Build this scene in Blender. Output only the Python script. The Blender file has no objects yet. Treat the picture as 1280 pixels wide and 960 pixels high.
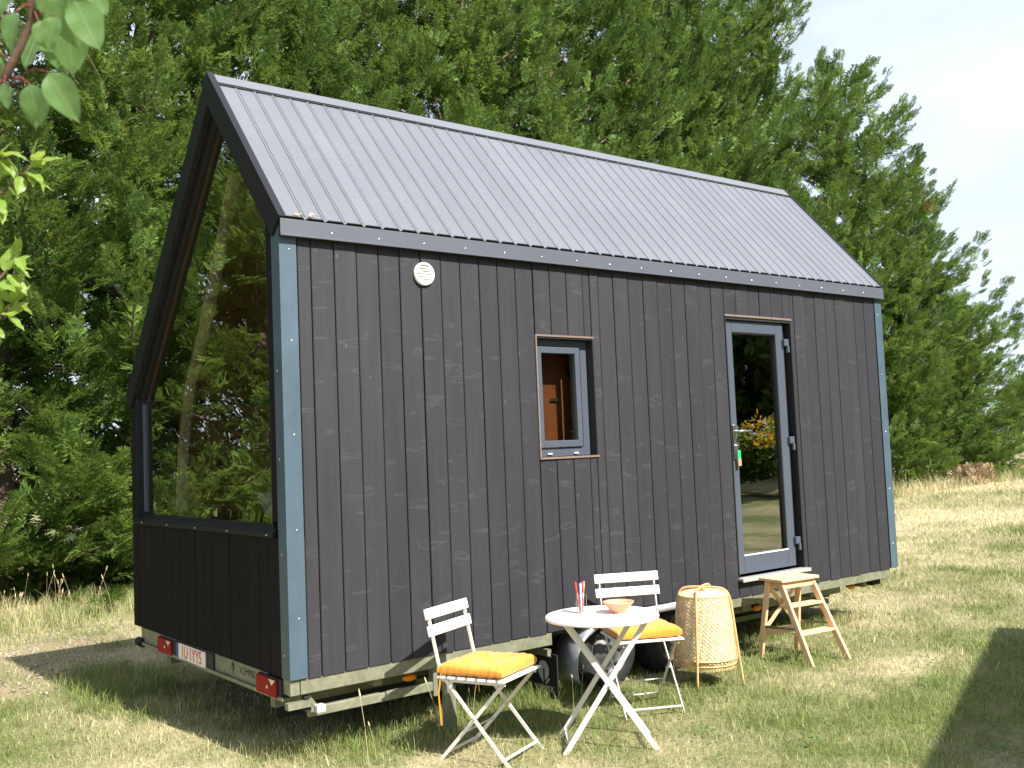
import bpy, bmesh, math, random
import numpy as np
from mathutils import Vector, Matrix

random.seed(7)
rng = np.random.default_rng(11)
sc = bpy.context.scene
col = sc.collection

# ------------------------------------------------------------------ camera
def cam_axes(yaw, pitch, roll):
    cy, sy = math.cos(yaw), math.sin(yaw); cp, sp = math.cos(pitch), math.sin(pitch)
    f = Vector((cy*cp, sy*cp, sp)); r = Vector((sy, -cy, 0)); u = r.cross(f)
    cr, sr = math.cos(roll), math.sin(roll)
    return cr*r + sr*u, -sr*r + cr*u, f
CAM = Vector((-2.160, -4.669, 1.096))
cr_, cu_, cf_ = cam_axes(0.9112, 0.0665, -0.0416)
cd = bpy.data.cameras.new('camera'); cam = bpy.data.objects.new('camera', cd); col.objects.link(cam)
M = Matrix((cr_, cu_, -cf_)).transposed().to_4x4(); M.translation = CAM
cam.matrix_world = M
cd.sensor_width = 36; cd.lens = 35.0; cd.clip_start = 0.05; cd.clip_end = 2000
cd.dof.use_dof = True; cd.dof.focus_distance = 6.0; cd.dof.aperture_fstop = 6.0
sc.camera = cam

# ------------------------------------------------------------------ sun and sky
SUN = Vector((0.42, -3.67, 3.83)).normalized()
el = math.asin(SUN.z); az = math.atan2(SUN.x, SUN.y)
w = bpy.data.worlds.new('World'); sc.world = w; w.use_nodes = True
nt = w.node_tree; nt.nodes.clear()
out = nt.nodes.new('ShaderNodeOutputWorld'); bg = nt.nodes.new('ShaderNodeBackground')
sky = nt.nodes.new('ShaderNodeTexSky'); sky.sky_type = 'NISHITA'; sky.sun_disc = False
sky.sun_elevation = el; sky.sun_rotation = az; sky.dust_density = 2.0; sky.air_density = 1.0
tc = nt.nodes.new('ShaderNodeTexCoord'); mp = nt.nodes.new('ShaderNodeMapping')
mp.inputs['Scale'].default_value = (1.0, 1.0, 3.2)
nz = nt.nodes.new('ShaderNodeTexNoise'); nz.inputs['Scale'].default_value = 2.1; nz.inputs['Detail'].default_value = 9; nz.inputs['Roughness'].default_value = .55
rp = nt.nodes.new('ShaderNodeValToRGB')
rp.color_ramp.elements[0].position = .36; rp.color_ramp.elements[0].color = (.62, .62, .62, 1)
rp.color_ramp.elements[1].position = .66; rp.color_ramp.elements[1].color = (.95, .95, .95, 1)
mix = nt.nodes.new('ShaderNodeMixRGB'); mix.inputs['Color2'].default_value = (9.3, 10.4, 12.2, 1)
nt.links.new(tc.outputs['Generated'], mp.inputs['Vector']); nt.links.new(mp.outputs['Vector'], nz.inputs['Vector'])
nt.links.new(nz.outputs['Fac'], rp.inputs['Fac']); nt.links.new(rp.outputs['Color'], mix.inputs['Fac'])
nt.links.new(sky.outputs['Color'], mix.inputs['Color1']); nt.links.new(mix.outputs['Color'], bg.inputs['Color'])
bg.inputs['Strength'].default_value = 0.052
nt.links.new(bg.outputs['Background'], out.inputs['Surface'])
sl = bpy.data.lights.new('sun', 'SUN'); so = bpy.data.objects.new('sun', sl); col.objects.link(so)
sl.energy = 5.0; sl.angle = math.radians(.55); sl.color = (1, .95, .87)
so.rotation_euler = SUN.to_track_quat('Z', 'Y').to_euler(); so.location = (0, 0, 20)
sc.view_settings.view_transform = 'Standard'; sc.view_settings.look = 'None'
sc.view_settings.exposure = 1.2; sc.view_settings.gamma = 1
sc.cycles.max_bounces = 10; sc.cycles.transparent_max_bounces = 16
sc.cycles.use_adaptive_sampling = True

# ------------------------------------------------------------------ helpers
def put(o, parent=None):
    col.objects.link(o)
    if parent is not None: o.parent = parent
    return o
def tag(o, label=None, cat=None, group=None, kind=None):
    if label: o['label'] = label
    if cat: o['category'] = cat
    if group: o['group'] = group
    if kind: o['kind'] = kind
    return o
def empty(name, loc=(0, 0, 0), rz=0, **k):
    o = bpy.data.objects.new(name, None); o.location = loc; o.rotation_euler = (0, 0, rz)
    o.empty_display_size = .1
    col.objects.link(o); return tag(o, **k)
def copy_tree(o, parent=None):
    c = o.copy(); col.objects.link(c); c.parent = parent
    for ch in list(o.children): copy_tree(ch, c)
    return c

class MB:
    def __init__(s): s.v = []; s.f = []; s.mi = []; s.smooth = []
    def add(s, verts, faces, smooth=False, mi=0):
        b = len(s.v); s.v += [tuple(p) for p in verts]
        for f in faces: s.f.append([i+b for i in f]); s.smooth.append(smooth); s.mi.append(mi)
        return s
    def box(s, x0, x1, y0, y1, z0, z1, mi=0):
        v = [(x0,y0,z0),(x1,y0,z0),(x1,y1,z0),(x0,y1,z0),(x0,y0,z1),(x1,y0,z1),(x1,y1,z1),(x0,y1,z1)]
        return s.add(v, [(0,3,2,1),(4,5,6,7),(0,1,5,4),(1,2,6,5),(2,3,7,6),(3,0,4,7)], mi=mi)
    def bar(s, a, b, w, t, up=(0,0,1), mi=0, bev=0):
        """rectangular bar from a to b, w wide across, t thick along 'up'"""
        a = Vector(a); b = Vector(b); d = (b-a).normalized(); u = Vector(up)
        side = d.cross(u)
        if side.length < 1e-5: side = d.cross(Vector((1,0,0)))
        side.normalize(); u = side.cross(d).normalized()
        c = []
        if bev > 0:
            prof = [(-w/2+bev,-t/2),(w/2-bev,-t/2),(w/2,-t/2+bev),(w/2,t/2-bev),(w/2-bev,t/2),(-w/2+bev,t/2),(-w/2,t/2-bev),(-w/2,-t/2+bev)]
        else: prof = [(-w/2,-t/2),(w/2,-t/2),(w/2,t/2),(-w/2,t/2)]
        n = len(prof)
        for p in (a, b):
            for (x, y) in prof: c.append(p+side*x+u*y)
        fs = [tuple(range(n))[::-1], tuple(range(n, 2*n))] + [(i,(i+1)%n,(i+1)%n+n,i+n) for i in range(n)]
        return s.add(c, fs, mi=mi)
    def tube(s, pts, r, n=10, cap=True, mi=0, flat=1.0):
        pts = [Vector(p) for p in pts]; rs = r if isinstance(r, (list, tuple)) else [r]*len(pts)
        b = []; prev = None
        for i, p in enumerate(pts):
            d = (pts[min(i+1,len(pts)-1)]-pts[max(i-1,0)]).normalized()
            if prev is None:
                a = Vector((0,0,1)) if abs(d.z) < .9 else Vector((1,0,0))
                sx = d.cross(a).normalized()
            else:
                sx = prev - d*prev.dot(d); sx.normalize()
            prev = sx; sy = d.cross(sx)
            for k in range(n):
                t = 2*math.pi*k/n
                b.append(p + sx*math.cos(t)*rs[i] + sy*math.sin(t)*rs[i]*flat)
        fs = []
        for i in range(len(pts)-1):
            for k in range(n):
                fs.append((i*n+k, i*n+(k+1)%n, (i+1)*n+(k+1)%n, (i+1)*n+k))
        s.add(b, fs, smooth=True, mi=mi)
        if cap:
            base = len(s.v)-len(b)
            s.f.append([base+k for k in range(n)][::-1]); s.smooth.append(False); s.mi.append(mi)
            s.f.append([base+(len(pts)-1)*n+k for k in range(n)]); s.smooth.append(False); s.mi.append(mi)
        return s
    def lathe(s, prof, n=32, mi=0, c=(0,0,0), axis='z', smooth=True):
        b = []
        for (r, z) in prof:
            for k in range(n):
                t = 2*math.pi*k/n; x, y = r*math.cos(t), r*math.sin(t)
                p = (x,y,z) if axis == 'z' else ((x,-z,y) if axis == 'y' else (z,x,y))
                b.append((p[0]+c[0],p[1]+c[1],p[2]+c[2]))
        fs = [(i*n+k, i*n+(k+1)%n, (i+1)*n+(k+1)%n, (i+1)*n+k) for i in range(len(prof)-1) for k in range(n)]
        return s.add(b, fs, smooth=smooth, mi=mi)
    def prism(s, poly, d0, d1, f, mi=0):
        """poly: 2-D points, f(u,v,d)->3-D; extruded d0..d1"""
        n = len(poly)
        v = [f(u, w_, d0) for u, w_ in poly]+[f(u, w_, d1) for u, w_ in poly]
        return s.add(v, [tuple(range(n))[::-1], tuple(range(n,2*n))]+[(i,(i+1)%n,(i+1)%n+n,i+n) for i in range(n)], mi=mi)
    def mesh(s, name, mats):
        me = bpy.data.meshes.new(name); me.from_pydata(s.v, [], s.f)
        for m in (mats if isinstance(mats, (list, tuple)) else [mats]): me.materials.append(m)
        me.polygons.foreach_set('use_smooth', s.smooth); me.polygons.foreach_set('material_index', s.mi)
        bm = bmesh.new(); bm.from_mesh(me); bmesh.ops.recalc_face_normals(bm, faces=bm.faces); bm.to_mesh(me); bm.free()
        me.update(); return me
    def build(s, name, mats, parent=None, bevel=0, seg=2):
        o = bpy.data.objects.new(name, s.mesh(name, mats)); put(o, parent)
        if bevel:
            m = o.modifiers.new('bevel', 'BEVEL'); m.width = bevel; m.segments = seg; m.limit_method = 'ANGLE'; m.angle_limit = math.radians(40)
        return o
def box_part(name, m, parent, *a, bevel=0):
    return MB().box(*a).build(name, m, parent, bevel)
def npmesh(name, verts, faces_flat, counts, mats, smooth=False):
    me = bpy.data.meshes.new(name)
    nv = len(verts); me.vertices.add(nv); me.vertices.foreach_set('co', np.ascontiguousarray(verts, np.float32).ravel())
    me.loops.add(len(faces_flat)); me.loops.foreach_set('vertex_index', np.ascontiguousarray(faces_flat, np.int32))
    st = np.concatenate([[0], np.cumsum(counts)[:-1]]).astype(np.int32)
    me.polygons.add(len(counts)); me.polygons.foreach_set('loop_start', st)
    me.update(calc_edges=True)
    if smooth: me.polygons.foreach_set('use_smooth', np.ones(len(counts), bool))
    for m in (mats if isinstance(mats, (list, tuple)) else [mats]): me.materials.append(m)
    return me

# ------------------------------------------------------------------ materials
def nodes(name):
    m = bpy.data.materials.new(name); m.use_nodes = True; t = m.node_tree
    return m, t, t.nodes['Principled BSDF']
def L(t, a, b): t.links.new(a, b)
def noise(t, scale, detail=4, rough=.5, vec=None, sc3=None, coord='Object', rot=None):
    n = t.nodes.new('ShaderNodeTexNoise'); n.inputs['Scale'].default_value = scale
    n.inputs['Detail'].default_value = detail; n.inputs['Roughness'].default_value = rough
    if vec is None:
        c = t.nodes.new('ShaderNodeTexCoord'); vec = c.outputs[coord]
    if sc3:
        mp_ = t.nodes.new('ShaderNodeMapping'); mp_.inputs['Scale'].default_value = sc3
        if rot: mp_.inputs['Rotation'].default_value = rot
        L(t, vec, mp_.inputs['Vector']); vec = mp_.outputs['Vector']
    L(t, vec, n.inputs['Vector']); return n
def ramp(t, src, stops):
    r = t.nodes.new('ShaderNodeValToRGB'); e = r.color_ramp.elements
    while len(e) < len(stops): e.new(.5)
    for i, (p, c) in enumerate(stops):
        e[i].position = p; e[i].color = (*c, 1) if len(c) == 3 else c
    L(t, src, r.inputs['Fac']); return r
def bump(t, p, src, strength=.3, dist=.01):
    b = t.nodes.new('ShaderNodeBump'); b.inputs['Strength'].default_value = strength; b.inputs['Distance'].default_value = dist
    L(t, src, b.inputs['Height']); L(t, b.outputs['Normal'], p.inputs['Normal']); return b
def simple(name, c, rough=.5, metal=0, var=.12, scale=8, bmp=0, spec=.5, sc3=None, bscale=None):
    m, t, p = nodes(name)
    n = noise(t, scale, 5, .6, sc3=sc3)
    lo = [x*(1-var) for x in c]; hi = [min(1, x*(1+var)) for x in c]
    r = ramp(t, n.outputs['Fac'], [(.3, lo), (.7, hi)])
    L(t, r.outputs['Color'], p.inputs['Base Color'])
    p.inputs['Roughness'].default_value = rough; p.inputs['Metallic'].default_value = metal
    p.inputs['Specular IOR Level'].default_value = spec
    if bmp:
        n2 = noise(t, bscale or scale*4, 4, .6, sc3=sc3); bump(t, p, n2.outputs['Fac'], bmp, .004)
    return m

def plank_material(name, base, hi, knot, rough=.62, axis_len=2, patch=True):
    """stained timber: long grain along z, per-board tone, faint knots and scuffs"""
    m, t, p = nodes(name)
    c = t.nodes.new('ShaderNodeTexCoord'); inf = t.nodes.new('ShaderNodeObjectInfo')
    vadd = t.nodes.new('ShaderNodeVectorMath'); vadd.operation = 'ADD'
    cmb = t.nodes.new('ShaderNodeCombineXYZ')
    mul = t.nodes.new('ShaderNodeMath'); mul.operation = 'MULTIPLY'; mul.inputs[1].default_value = 37.0
    L(t, inf.outputs['Random'], mul.inputs[0]); L(t, mul.outputs[0], cmb.inputs[0]); L(t, mul.outputs[0], cmb.inputs[2])
    L(t, c.outputs['Object'], vadd.inputs[0]); L(t, cmb.outputs[0], vadd.inputs[1]); V = vadd.outputs[0]
    s = (1, 1, .045) if axis_len == 2 else ((.045, 1, 1) if axis_len == 0 else (1, .045, 1))
    g = noise(t, 55, 6, .65, V, s)
    warp = noise(t, 3.0, 2, .5, V, (1, 1, .5))
    g2 = noise(t, 9, 3, .5, V, (1, 1, .12))
    r1 = ramp(t, g.outputs['Fac'], [(.25, base), (.75, hi)])
    # knots: voronoi spots, stretched
    vo = t.nodes.new('ShaderNodeTexVoronoi'); vo.inputs['Scale'].default_value = 6.5; vo.inputs['Randomness'].default_value = 1
    mp_ = t.nodes.new('ShaderNodeMapping'); mp_.inputs['Scale'].default_value = (1.3, 1.3, .75)
    dist = t.nodes.new('ShaderNodeVectorMath'); dist.operation = 'ADD'
    sc_ = t.nodes.new('ShaderNodeVectorMath'); sc_.operation = 'SCALE'; sc_.inputs['Scale'].default_value = .10
    L(t, warp.outputs['Color'], sc_.inputs[0]); L(t, V, dist.inputs[0]); L(t, sc_.outputs[0], dist.inputs[1])
    L(t, dist.outputs[0], mp_.inputs['Vector']); L(t, mp_.outputs['Vector'], vo.inputs['Vector'])
    rk = ramp(t, vo.outputs['Distance'], [(.0, (.85,)*3), (.03, (.5,)*3), (.075, (.0,)*3)])
    # curved figure streaks beside the knots
    fg = noise(t, 4.2, 2, .5, dist.outputs[0], (.8, .8, 3.4))
    rf = ramp(t, fg.outputs['Fac'], [(.62, (0,)*3), (.665, (.25,)*3), (.675, (0,)*3)])
    addk = t.nodes.new('ShaderNodeMath'); addk.operation = 'MAXIMUM'
    L(t, rk.outputs['Color'], addk.inputs[0]); L(t, rf.outputs['Color'], addk.inputs[1])
    mxk = t.nodes.new('ShaderNodeMixRGB'); mxk.inputs['Color2'].default_value = (*knot, 1)
    L(t, addk.outputs[0], mxk.inputs['Fac']); L(t, r1.outputs['Color'], mxk.inputs['Color1'])
    # board tone
    rt = ramp(t, inf.outputs['Random'], [(0, (.88, .89, .93)), (.5, (1, 1, 1)), (1, (1.12, 1.10, 1.08))])
    rg = ramp(t, g2.outputs['Fac'], [(.3, (.86, .86, .88)), (.7, (1.12, 1.1, 1.08))])
    m1 = t.nodes.new('ShaderNodeMixRGB'); m1.blend_type = 'MULTIPLY'; m1.inputs['Fac'].default_value = 1
    m2 = t.nodes.new('ShaderNodeMixRGB'); m2.blend_type = 'MULTIPLY'; m2.inputs['Fac'].default_value = 1
    L(t, mxk.outputs['Color'], m1.inputs['Color1']); L(t, rt.outputs['Color'], m1.inputs['Color2'])
    L(t, m1.outputs['Color'], m2.inputs['Color1']); L(t, rg.outputs['Color'], m2.inputs['Color2'])
    L(t, m2.outputs['Color'], p.inputs['Base Color'])
    p.inputs['Roughness'].default_value = rough; p.inputs['Specular IOR Level'].default_value = .35
    ad = t.nodes.new('ShaderNodeMath'); ad.operation = 'ADD'; L(t, g.outputs['Fac'], ad.inputs[0]); L(t, addk.outputs[0], ad.inputs[1])
    bump(t, p, ad.outputs[0], .35, .003)
    return m
M_plank = plank_material('black_stained_timber', (.0215, .0219, .0264), (.0298, .0302, .0354), (.088, .088, .102))
M_back = simple('dark_backing', (.008, .008, .009), .8)
M_plank_shade = plank_material('shaded_stained_timber', (.0100, .0080, .0080), (.0145, .0120, .0118), (.012, .011, .011), rough=.85)  # same stain as the front, darkened to carry the gable's shade
M_plank_shade.node_tree.nodes['Principled BSDF'].inputs['Specular IOR Level'].default_value = .12
M_pine = plank_material('pine', (.62, .40, .21), (.76, .53, .31), (.50, .27, .11), rough=.5)
M_wood_in = plank_material('interior_pine_boards', (.25, .155, .085), (.31, .20, .115), (.16, .09, .045), rough=.45, axis_len=0)
M_cup = plank_material('oiled_cupboard_boards', (.100, .038, .012), (.135, .054, .018), (.06, .022, .008), rough=.5, axis_len=0)
M_wood_brown = simple('weathered_batten', (.16, .115, .09), .7, scale=20)
M_trim = simple('anthracite_trim', (.0085, .0090, .0125), .5, spec=.3, var=.1, scale=3, bmp=.03)
M_blue = simple('blue_grey_trim', (.058, .090, .118), .42, var=.14, scale=5, bmp=.05)
M_frame = simple('grey_frame_plastic', (.064, .077, .102), .38, var=.04, scale=2)
M_dark = simple('matt_black', (.012, .012, .013), .6)
M_rubber = simple('tyre_rubber', (.010, .010, .010), .85, scale=30, bmp=.1)
M_steel = simple('bare_steel', (.55, .55, .55), .3, 1, scale=40, var=.1)
M_screw = simple('screw_steel', (.6, .6, .6), .3, 1)
def galv():
    m, t, p = nodes('galvanised_steel')
    vo = t.nodes.new('ShaderNodeTexVoronoi'); vo.inputs['Scale'].default_value = 45
    c = t.nodes.new('ShaderNodeTexCoord'); L(t, c.outputs['Object'], vo.inputs['Vector'])
    n = noise(t, 6, 5, .6)
    r = ramp(t, vo.outputs['Color'], [(0, (.20, .205, .15)), (1, (.29, .295, .22))])
    r2 = ramp(t, n.outputs['Fac'], [(.35, (.75, .75, .70)), (.7, (1.05, 1.05, 1.0))])
    mm = t.nodes.new('ShaderNodeMixRGB'); mm.blend_type = 'MULTIPLY'; mm.inputs['Fac'].default_value = 1
    L(t, r.outputs['Color'], mm.inputs['Color1']); L(t, r2.outputs['Color'], mm.inputs['Color2'])
    L(t, mm.outputs['Color'], p.inputs['Base Color']); p.inputs['Metallic'].default_value = .35; p.inputs['Roughness'].default_value = .5
    return m
M_galv = galv()
M_rim = simple('grey_steel_rim', (.10, .10, .105), .5, .3, var=.15, scale=12)
M_fender = simple('polished_galvanised_fender', (.46, .48, .51), .38, .35, var=.12, scale=12)
def roof_mat():
    m, t, p = nodes('grey_roof_sheet')
    n = noise(t, 1.6, 5, .6); n2 = noise(t, 70, 3, .6)
    inf = t.nodes.new('ShaderNodeObjectInfo')
    r = ramp(t, n.outputs['Fac'], [(.3, (.110, .117, .137)), (.7, (.130, .137, .158))])
    rr = ramp(t, inf.outputs['Random'], [(0, (.95,)*3), (1, (1.04,)*3)])
    r2 = ramp(t, n2.outputs['Fac'], [(.3, (.93,)*3), (.7, (1.04,)*3)])
    a = t.nodes.new('ShaderNodeMixRGB'); a.blend_type = 'MULTIPLY'; a.inputs['Fac'].default_value = 1
    b = t.nodes.new('ShaderNodeMixRGB'); b.blend_type = 'MULTIPLY'; b.inputs['Fac'].default_value = 1
    L(t, r.outputs['Color'], a.inputs['Color1']); L(t, rr.outputs['Color'], a.inputs['Color2'])
    L(t, a.outputs['Color'], b.inputs['Color1']); L(t, r2.outputs['Color'], b.inputs['Color2'])
    L(t, b.outputs['Color'], p.inputs['Base Color']); p.inputs['Roughness'].default_value = .46; p.inputs['Specular IOR Level'].default_value = .5
    bump(t, p, n2.outputs['Fac'], .04, .002); return m
M_roof = roof_mat()
M_fascia = simple('grey_fascia_metal', (.085, .092, .112), .4, var=.06, scale=2)
def glass_mat(name, tint, ior, wav=.0, gl_tint=(1, 1, 1)):
    m = bpy.data.materials.new(name); m.use_nodes = True; t = m.node_tree; t.nodes.clear()
    o = t.nodes.new('ShaderNodeOutputMaterial'); tr = t.nodes.new('ShaderNodeBsdfTransparent'); gl = t.nodes.new('ShaderNodeBsdfGlossy')
    tr.inputs['Color'].default_value = (*tint, 1); gl.inputs['Roughness'].default_value = 0.0; gl.inputs['Color'].default_value = (*gl_tint, 1)
    fr = t.nodes.new('ShaderNodeFresnel'); fr.inputs['IOR'].default_value = ior; mx = t.nodes.new('ShaderNodeMixShader')
    if wav:
        n = noise(t, 1.1, 2, .5, sc3=(1, .30, 3.0)); b = t.nodes.new('ShaderNodeBump'); b.inputs['Strength'].default_value = wav; b.inputs['Distance'].default_value = .02
        L(t, n.outputs['Fac'], b.inputs['Height']); L(t, b.outputs['Normal'], gl.inputs['Normal'])
    ge = t.nodes.new('ShaderNodeNewGeometry'); k1 = t.nodes.new('ShaderNodeMath'); k1.operation = 'SUBTRACT'; k1.inputs[0].default_value = 1
    k2 = t.nodes.new('ShaderNodeMath'); k2.operation = 'MULTIPLY'; L(t, ge.outputs['Backfacing'], k1.inputs[1]); L(t, k1.outputs[0], k2.inputs[0]); L(t, fr.outputs[0], k2.inputs[1])
    L(t, k2.outputs[0], mx.inputs[0]); L(t, tr.outputs[0], mx.inputs[1]); L(t, gl.outputs[0], mx.inputs[2]); L(t, mx.outputs[0], o.inputs['Surface'])
    return m
M_glass = glass_mat('window_glass_wavy', (.95, .90, .80), 7.0, .18, (1, 1, .94))
M_glass_door = glass_mat('door_glass', (.50, .50, .46), 3.7, .06)
M_glass_clear = glass_mat('small_window_glass', (.85, .82, .78), 1.45)
M_white = simple('white_enamel', (.80, .79, .76), .4, var=.04, scale=6)
M_cream = simple('cream_enamel_steel', (.68, .65, .58), .45, var=.08, scale=9)
def cushion_mat():
    m, t, p = nodes('mustard_cotton'); n = noise(t, 14, 4, .6); n2 = noise(t, 260, 2, .5)
    r = ramp(t, n.outputs['Fac'], [(.3, (.55, .21, .013)), (.7, (.66, .27, .024))])
    L(t, r.outputs['Color'], p.inputs['Base Color']); p.inputs['Roughness'].default_value = .9; p.inputs['Sheen Weight'].default_value = .3
    bump(t, p, n2.outputs['Fac'], .35, .002); return m
M_cush = cushion_mat()
M_tie = simple('orange_ribbon', (.62, .25, .02), .8)
M_bamboo = simple('bamboo', (.66, .42, .19), .45, var=.2, scale=25)
M_weave = simple('bamboo_strip', (.70, .47, .22), .5, var=.30, scale=16)
M_weave2 = simple('bamboo_strip_pale', (.80, .60, .34), .5, var=.2, scale=16)
M_liner = simple('paper_liner', (.75, .70, .58), .8)
M_terra = simple('salmon_clay', (.80, .30, .17), .55, var=.06, scale=10)
M_red = simple('red_lens', (.25, .006, .006), .5, spec=.15)
M_clear = simple('clear_lens', (.65, .5, .45), .15)
M_orange = simple('amber_lens', (.85, .26, .01), .2)
M_plate = simple('number_plate', (.74, .66, .60), .4, scale=20)
M_platered = simple('plate_lettering', (.55, .05, .03), .5)
M_platewhite = simple('holder_lettering', (.8, .8, .8), .5)
M_logo_grey = simple('flap_print', (.48, .48, .50), .6)
M_logo_black = simple('black_print', (.02, .02, .02), .6)
M_pillow = simple('pale_blue_cotton', (.42, .50, .62), .9)
M_bed = simple('bed_linen', (.55, .55, .55), .9)
M_curtain = simple('white_curtain', (.50, .50, .50), .9)

# ------------------------------------------------------------------ ground height, dryness
def zg(x):
    return -(.43-.010*(np.clip(x, 0.3, 4.3)-1.5))+.024*np.clip(np.asarray(x)-5.5, 0, 36)
def vnoise(x, y, seed):
    x = np.asarray(x, float); y = np.asarray(y, float)
    xi = np.floor(x).astype(np.int64); yi = np.floor(y).astype(np.int64); fx = x-xi; fy = y-yi
    fx = fx*fx*(3-2*fx); fy = fy*fy*(3-2*fy)
    def h(a, b):
        n = (a*374761393+b*668265263+seed*974634777) & 0x7fffffff
        n = ((n ^ (n >> 13))*1274126177) & 0x7fffffff
        return ((n ^ (n >> 16)) & 0xffff)/65535.0
    return (h(xi,yi)*(1-fx)+h(xi+1,yi)*fx)*(1-fy)+(h(xi,yi+1)*(1-fx)+h(xi+1,yi+1)*fx)*fy
def fbm(x, y, s, seed, o=4):
    r = 0; a = .5; t = 0
    for i in range(o):
        r = r+a*vnoise(np.asarray(x)/s+i*17.3, np.asarray(y)/s-i*9.1, seed+i); t += a; a *= .55; s = s/2.1
    return r/t
def gau(x, y, cx, cy, rx, ry, rot=0):
    c, s = math.cos(rot), math.sin(rot); dx = x-cx; dy = y-cy
    return np.exp(-(((c*dx+s*dy)/rx)**2+((-s*dx+c*dy)/ry)**2))
def dry(x, y):
    d = fbm(x, y, 1.3, 3, 5)*1.0+fbm(x, y, .33, 21, 3)*.42-.70
    d = .46+d*1.9
    d = d+.55*gau(x, y, 3.4, -.9, 1.0, .35, .1)+.38*gau(x, y, 9, 2.5, 5, 1.3, .15)+.30*gau(x, y, 16, 4, 9, 1.6, .1)+.5*(fbm(x, y, 3.5, 91, 3)-.5)
    d = d+.35*gau(x, y, .3, -.6, .5, .4)+.30*gau(x, y, -.6, .8, .5, 1.2)
    d = d-.42*gau(x, y, 4.0, -2.2, 2.8, .75, .3)-.30*gau(x, y, 8, 0, 2.2, .9, .3)-.25*gau(x, y, 2.0, -1.6, .8, .5)
    return np.clip(d, 0, 1)
def soil(x, y):
    s = .62*gau(x, y, -.5, 4.4, 1.2, 1.3)+.3*gau(x, y, .8, 4.8, .8, .7)
    s = s*(.45+1.0*fbm(x, y, .5, 40, 3))
    s = s+.75*np.clip((y-7.6)/1.2, 0, 1)*(y < 13)+.5*((y > .6) & (y < 2.6) & (x > .3) & (x < 5.3))
    s = s+np.clip((fbm(x, y, .8, 61, 4)-.66)*4, 0, .5)
    return np.clip(s, 0, 1)

G_green = np.array((.145, .175, .060)); G_dry = np.array((.52, .45, .29)); G_soil = np.array((.33, .26, .18))
def gcolor(x, y, jit=0.0, soilw=1.0):
    d = dry(x, y)[:, None]; s = soil(x, y)[:, None]*soilw
    c = G_green*(1-d)+G_dry*d
    return c*(1-s)+G_soil*s

# ground sheet
def axis(a, b, step, far):
    core = list(np.arange(a, b+1e-6, step)); lo = []; hi = []
    st = step; v = a
    while v > -far: st *= 1.28; v -= st; lo.append(v)
    st = step; v = b
    while v < far: st *= 1.28; v += st; hi.append(v)
    return np.array(lo[::-1]+core+hi)
gx = axis(-5, 12, .08, 600); gy = axis(-5, 9.5, .08, 600)
X, Y = np.meshgrid(gx, gy, indexing='ij'); nx, ny = X.shape
Z = zg(X)+(fbm(X, Y, .5, 5, 3)-.5)*.025*(np.abs(X) < 40)
V = np.stack([X, Y, Z], -1).reshape(-1, 3)
ii, jj = np.meshgrid(np.arange(nx-1), np.arange(ny-1), indexing='ij')
Q = np.stack([ii*ny+jj, (ii+1)*ny+jj, (ii+1)*ny+jj+1, ii*ny+jj+1], -1).reshape(-1)
def ground_mat():
    m, t, p = nodes('meadow_ground')
    at = t.nodes.new('ShaderNodeAttribute'); at.attribute_name = 'tone'
    n = noise(t, 28, 5, .7); n2 = noise(t, 2.2, 6, .6)
    r = ramp(t, n.outputs['Fac'], [(.28, (.45, .46, .42)), (.5, (.9, .9, .9)), (.72, (1.25, 1.2, 1.12))])
    r2 = ramp(t, n2.outputs['Fac'], [(.3, (.8, .86, .8)), (.7, (1.15, 1.1, 1.1))])
    a = t.nodes.new('ShaderNodeMixRGB'); a.blend_type = 'MULTIPLY'; a.inputs['Fac'].default_value = 1
    b = t.nodes.new('ShaderNodeMixRGB'); b.blend_type = 'MULTIPLY'; b.inputs['Fac'].default_value = 1
    L(t, at.outputs['Color'], a.inputs['Color1']); L(t, r.outputs['Color'], a.inputs['Color2'])
    L(t, a.outputs['Color'], b.inputs['Color1']); L(t, r2.outputs['Color'], b.inputs['Color2'])
    L(t, b.outputs['Color'], p.inputs['Base Color']); p.inputs['Roughness'].default_value = 1; p.inputs['Specular IOR Level'].default_value = .1
    bump(t, p, n.outputs['Fac'], .8, .03); return m
me = npmesh('ground', V, Q, np.full((nx-1)*(ny-1), 4), ground_mat(), True)
ca = me.color_attributes.new('tone', 'FLOAT_COLOR', 'POINT')
cc = np.ones((len(V), 4)); cc[:, :3] = gcolor(V[:, 0], V[:, 1])*.9
ca.data.foreach_set('color', cc.ravel())
put(tag(bpy.data.objects.new('ground', me), kind='structure'))

# ------------------------------------------------------------------ the tiny house on its trailer
Lx, W, ZT = 5.41, 2.5, 2.238
EY, EZ, RY, RZ, BZ = -.03, 2.326, .8915, 3.367, 1.617
house = empty('tiny_house', (0, 0, 0), label='black timber clad tiny house on a galvanised twin-axle trailer with a grey seamed metal roof', cat='tiny house')
def P(v): return v
DX0, DX1, DZ0, DZ1 = 3.415, 4.175, .125, 2.005     # door opening
WX0, WX1, WZ0, WZ1 = 1.655, 2.120, 1.045, 1.790    # window opening
AX0, AX1, AZ = 1.74, 3.14, .055                    # wheel arch cut-out

# long front wall: backing panels round the openings, inner lining toward the room
wall = MB()
def wpanel(x0, x1, z0, z1): wall.box(x0, x1, .022, .10, z0, z1)
wpanel(.02, WX0, 0.0, ZT); wpanel(WX0, WX1, 0.0, WZ0); wpanel(WX0, WX1, WZ1, ZT)
wpanel(WX1, DX0, 0.06, ZT); wpanel(DX0, DX1, DZ1, ZT); wpanel(DX0, DX1, 0.03, DZ0); wpanel(DX1, Lx-.02, 0.0, ZT)
fw = wall.build('front_wall', M_back, house)
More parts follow.
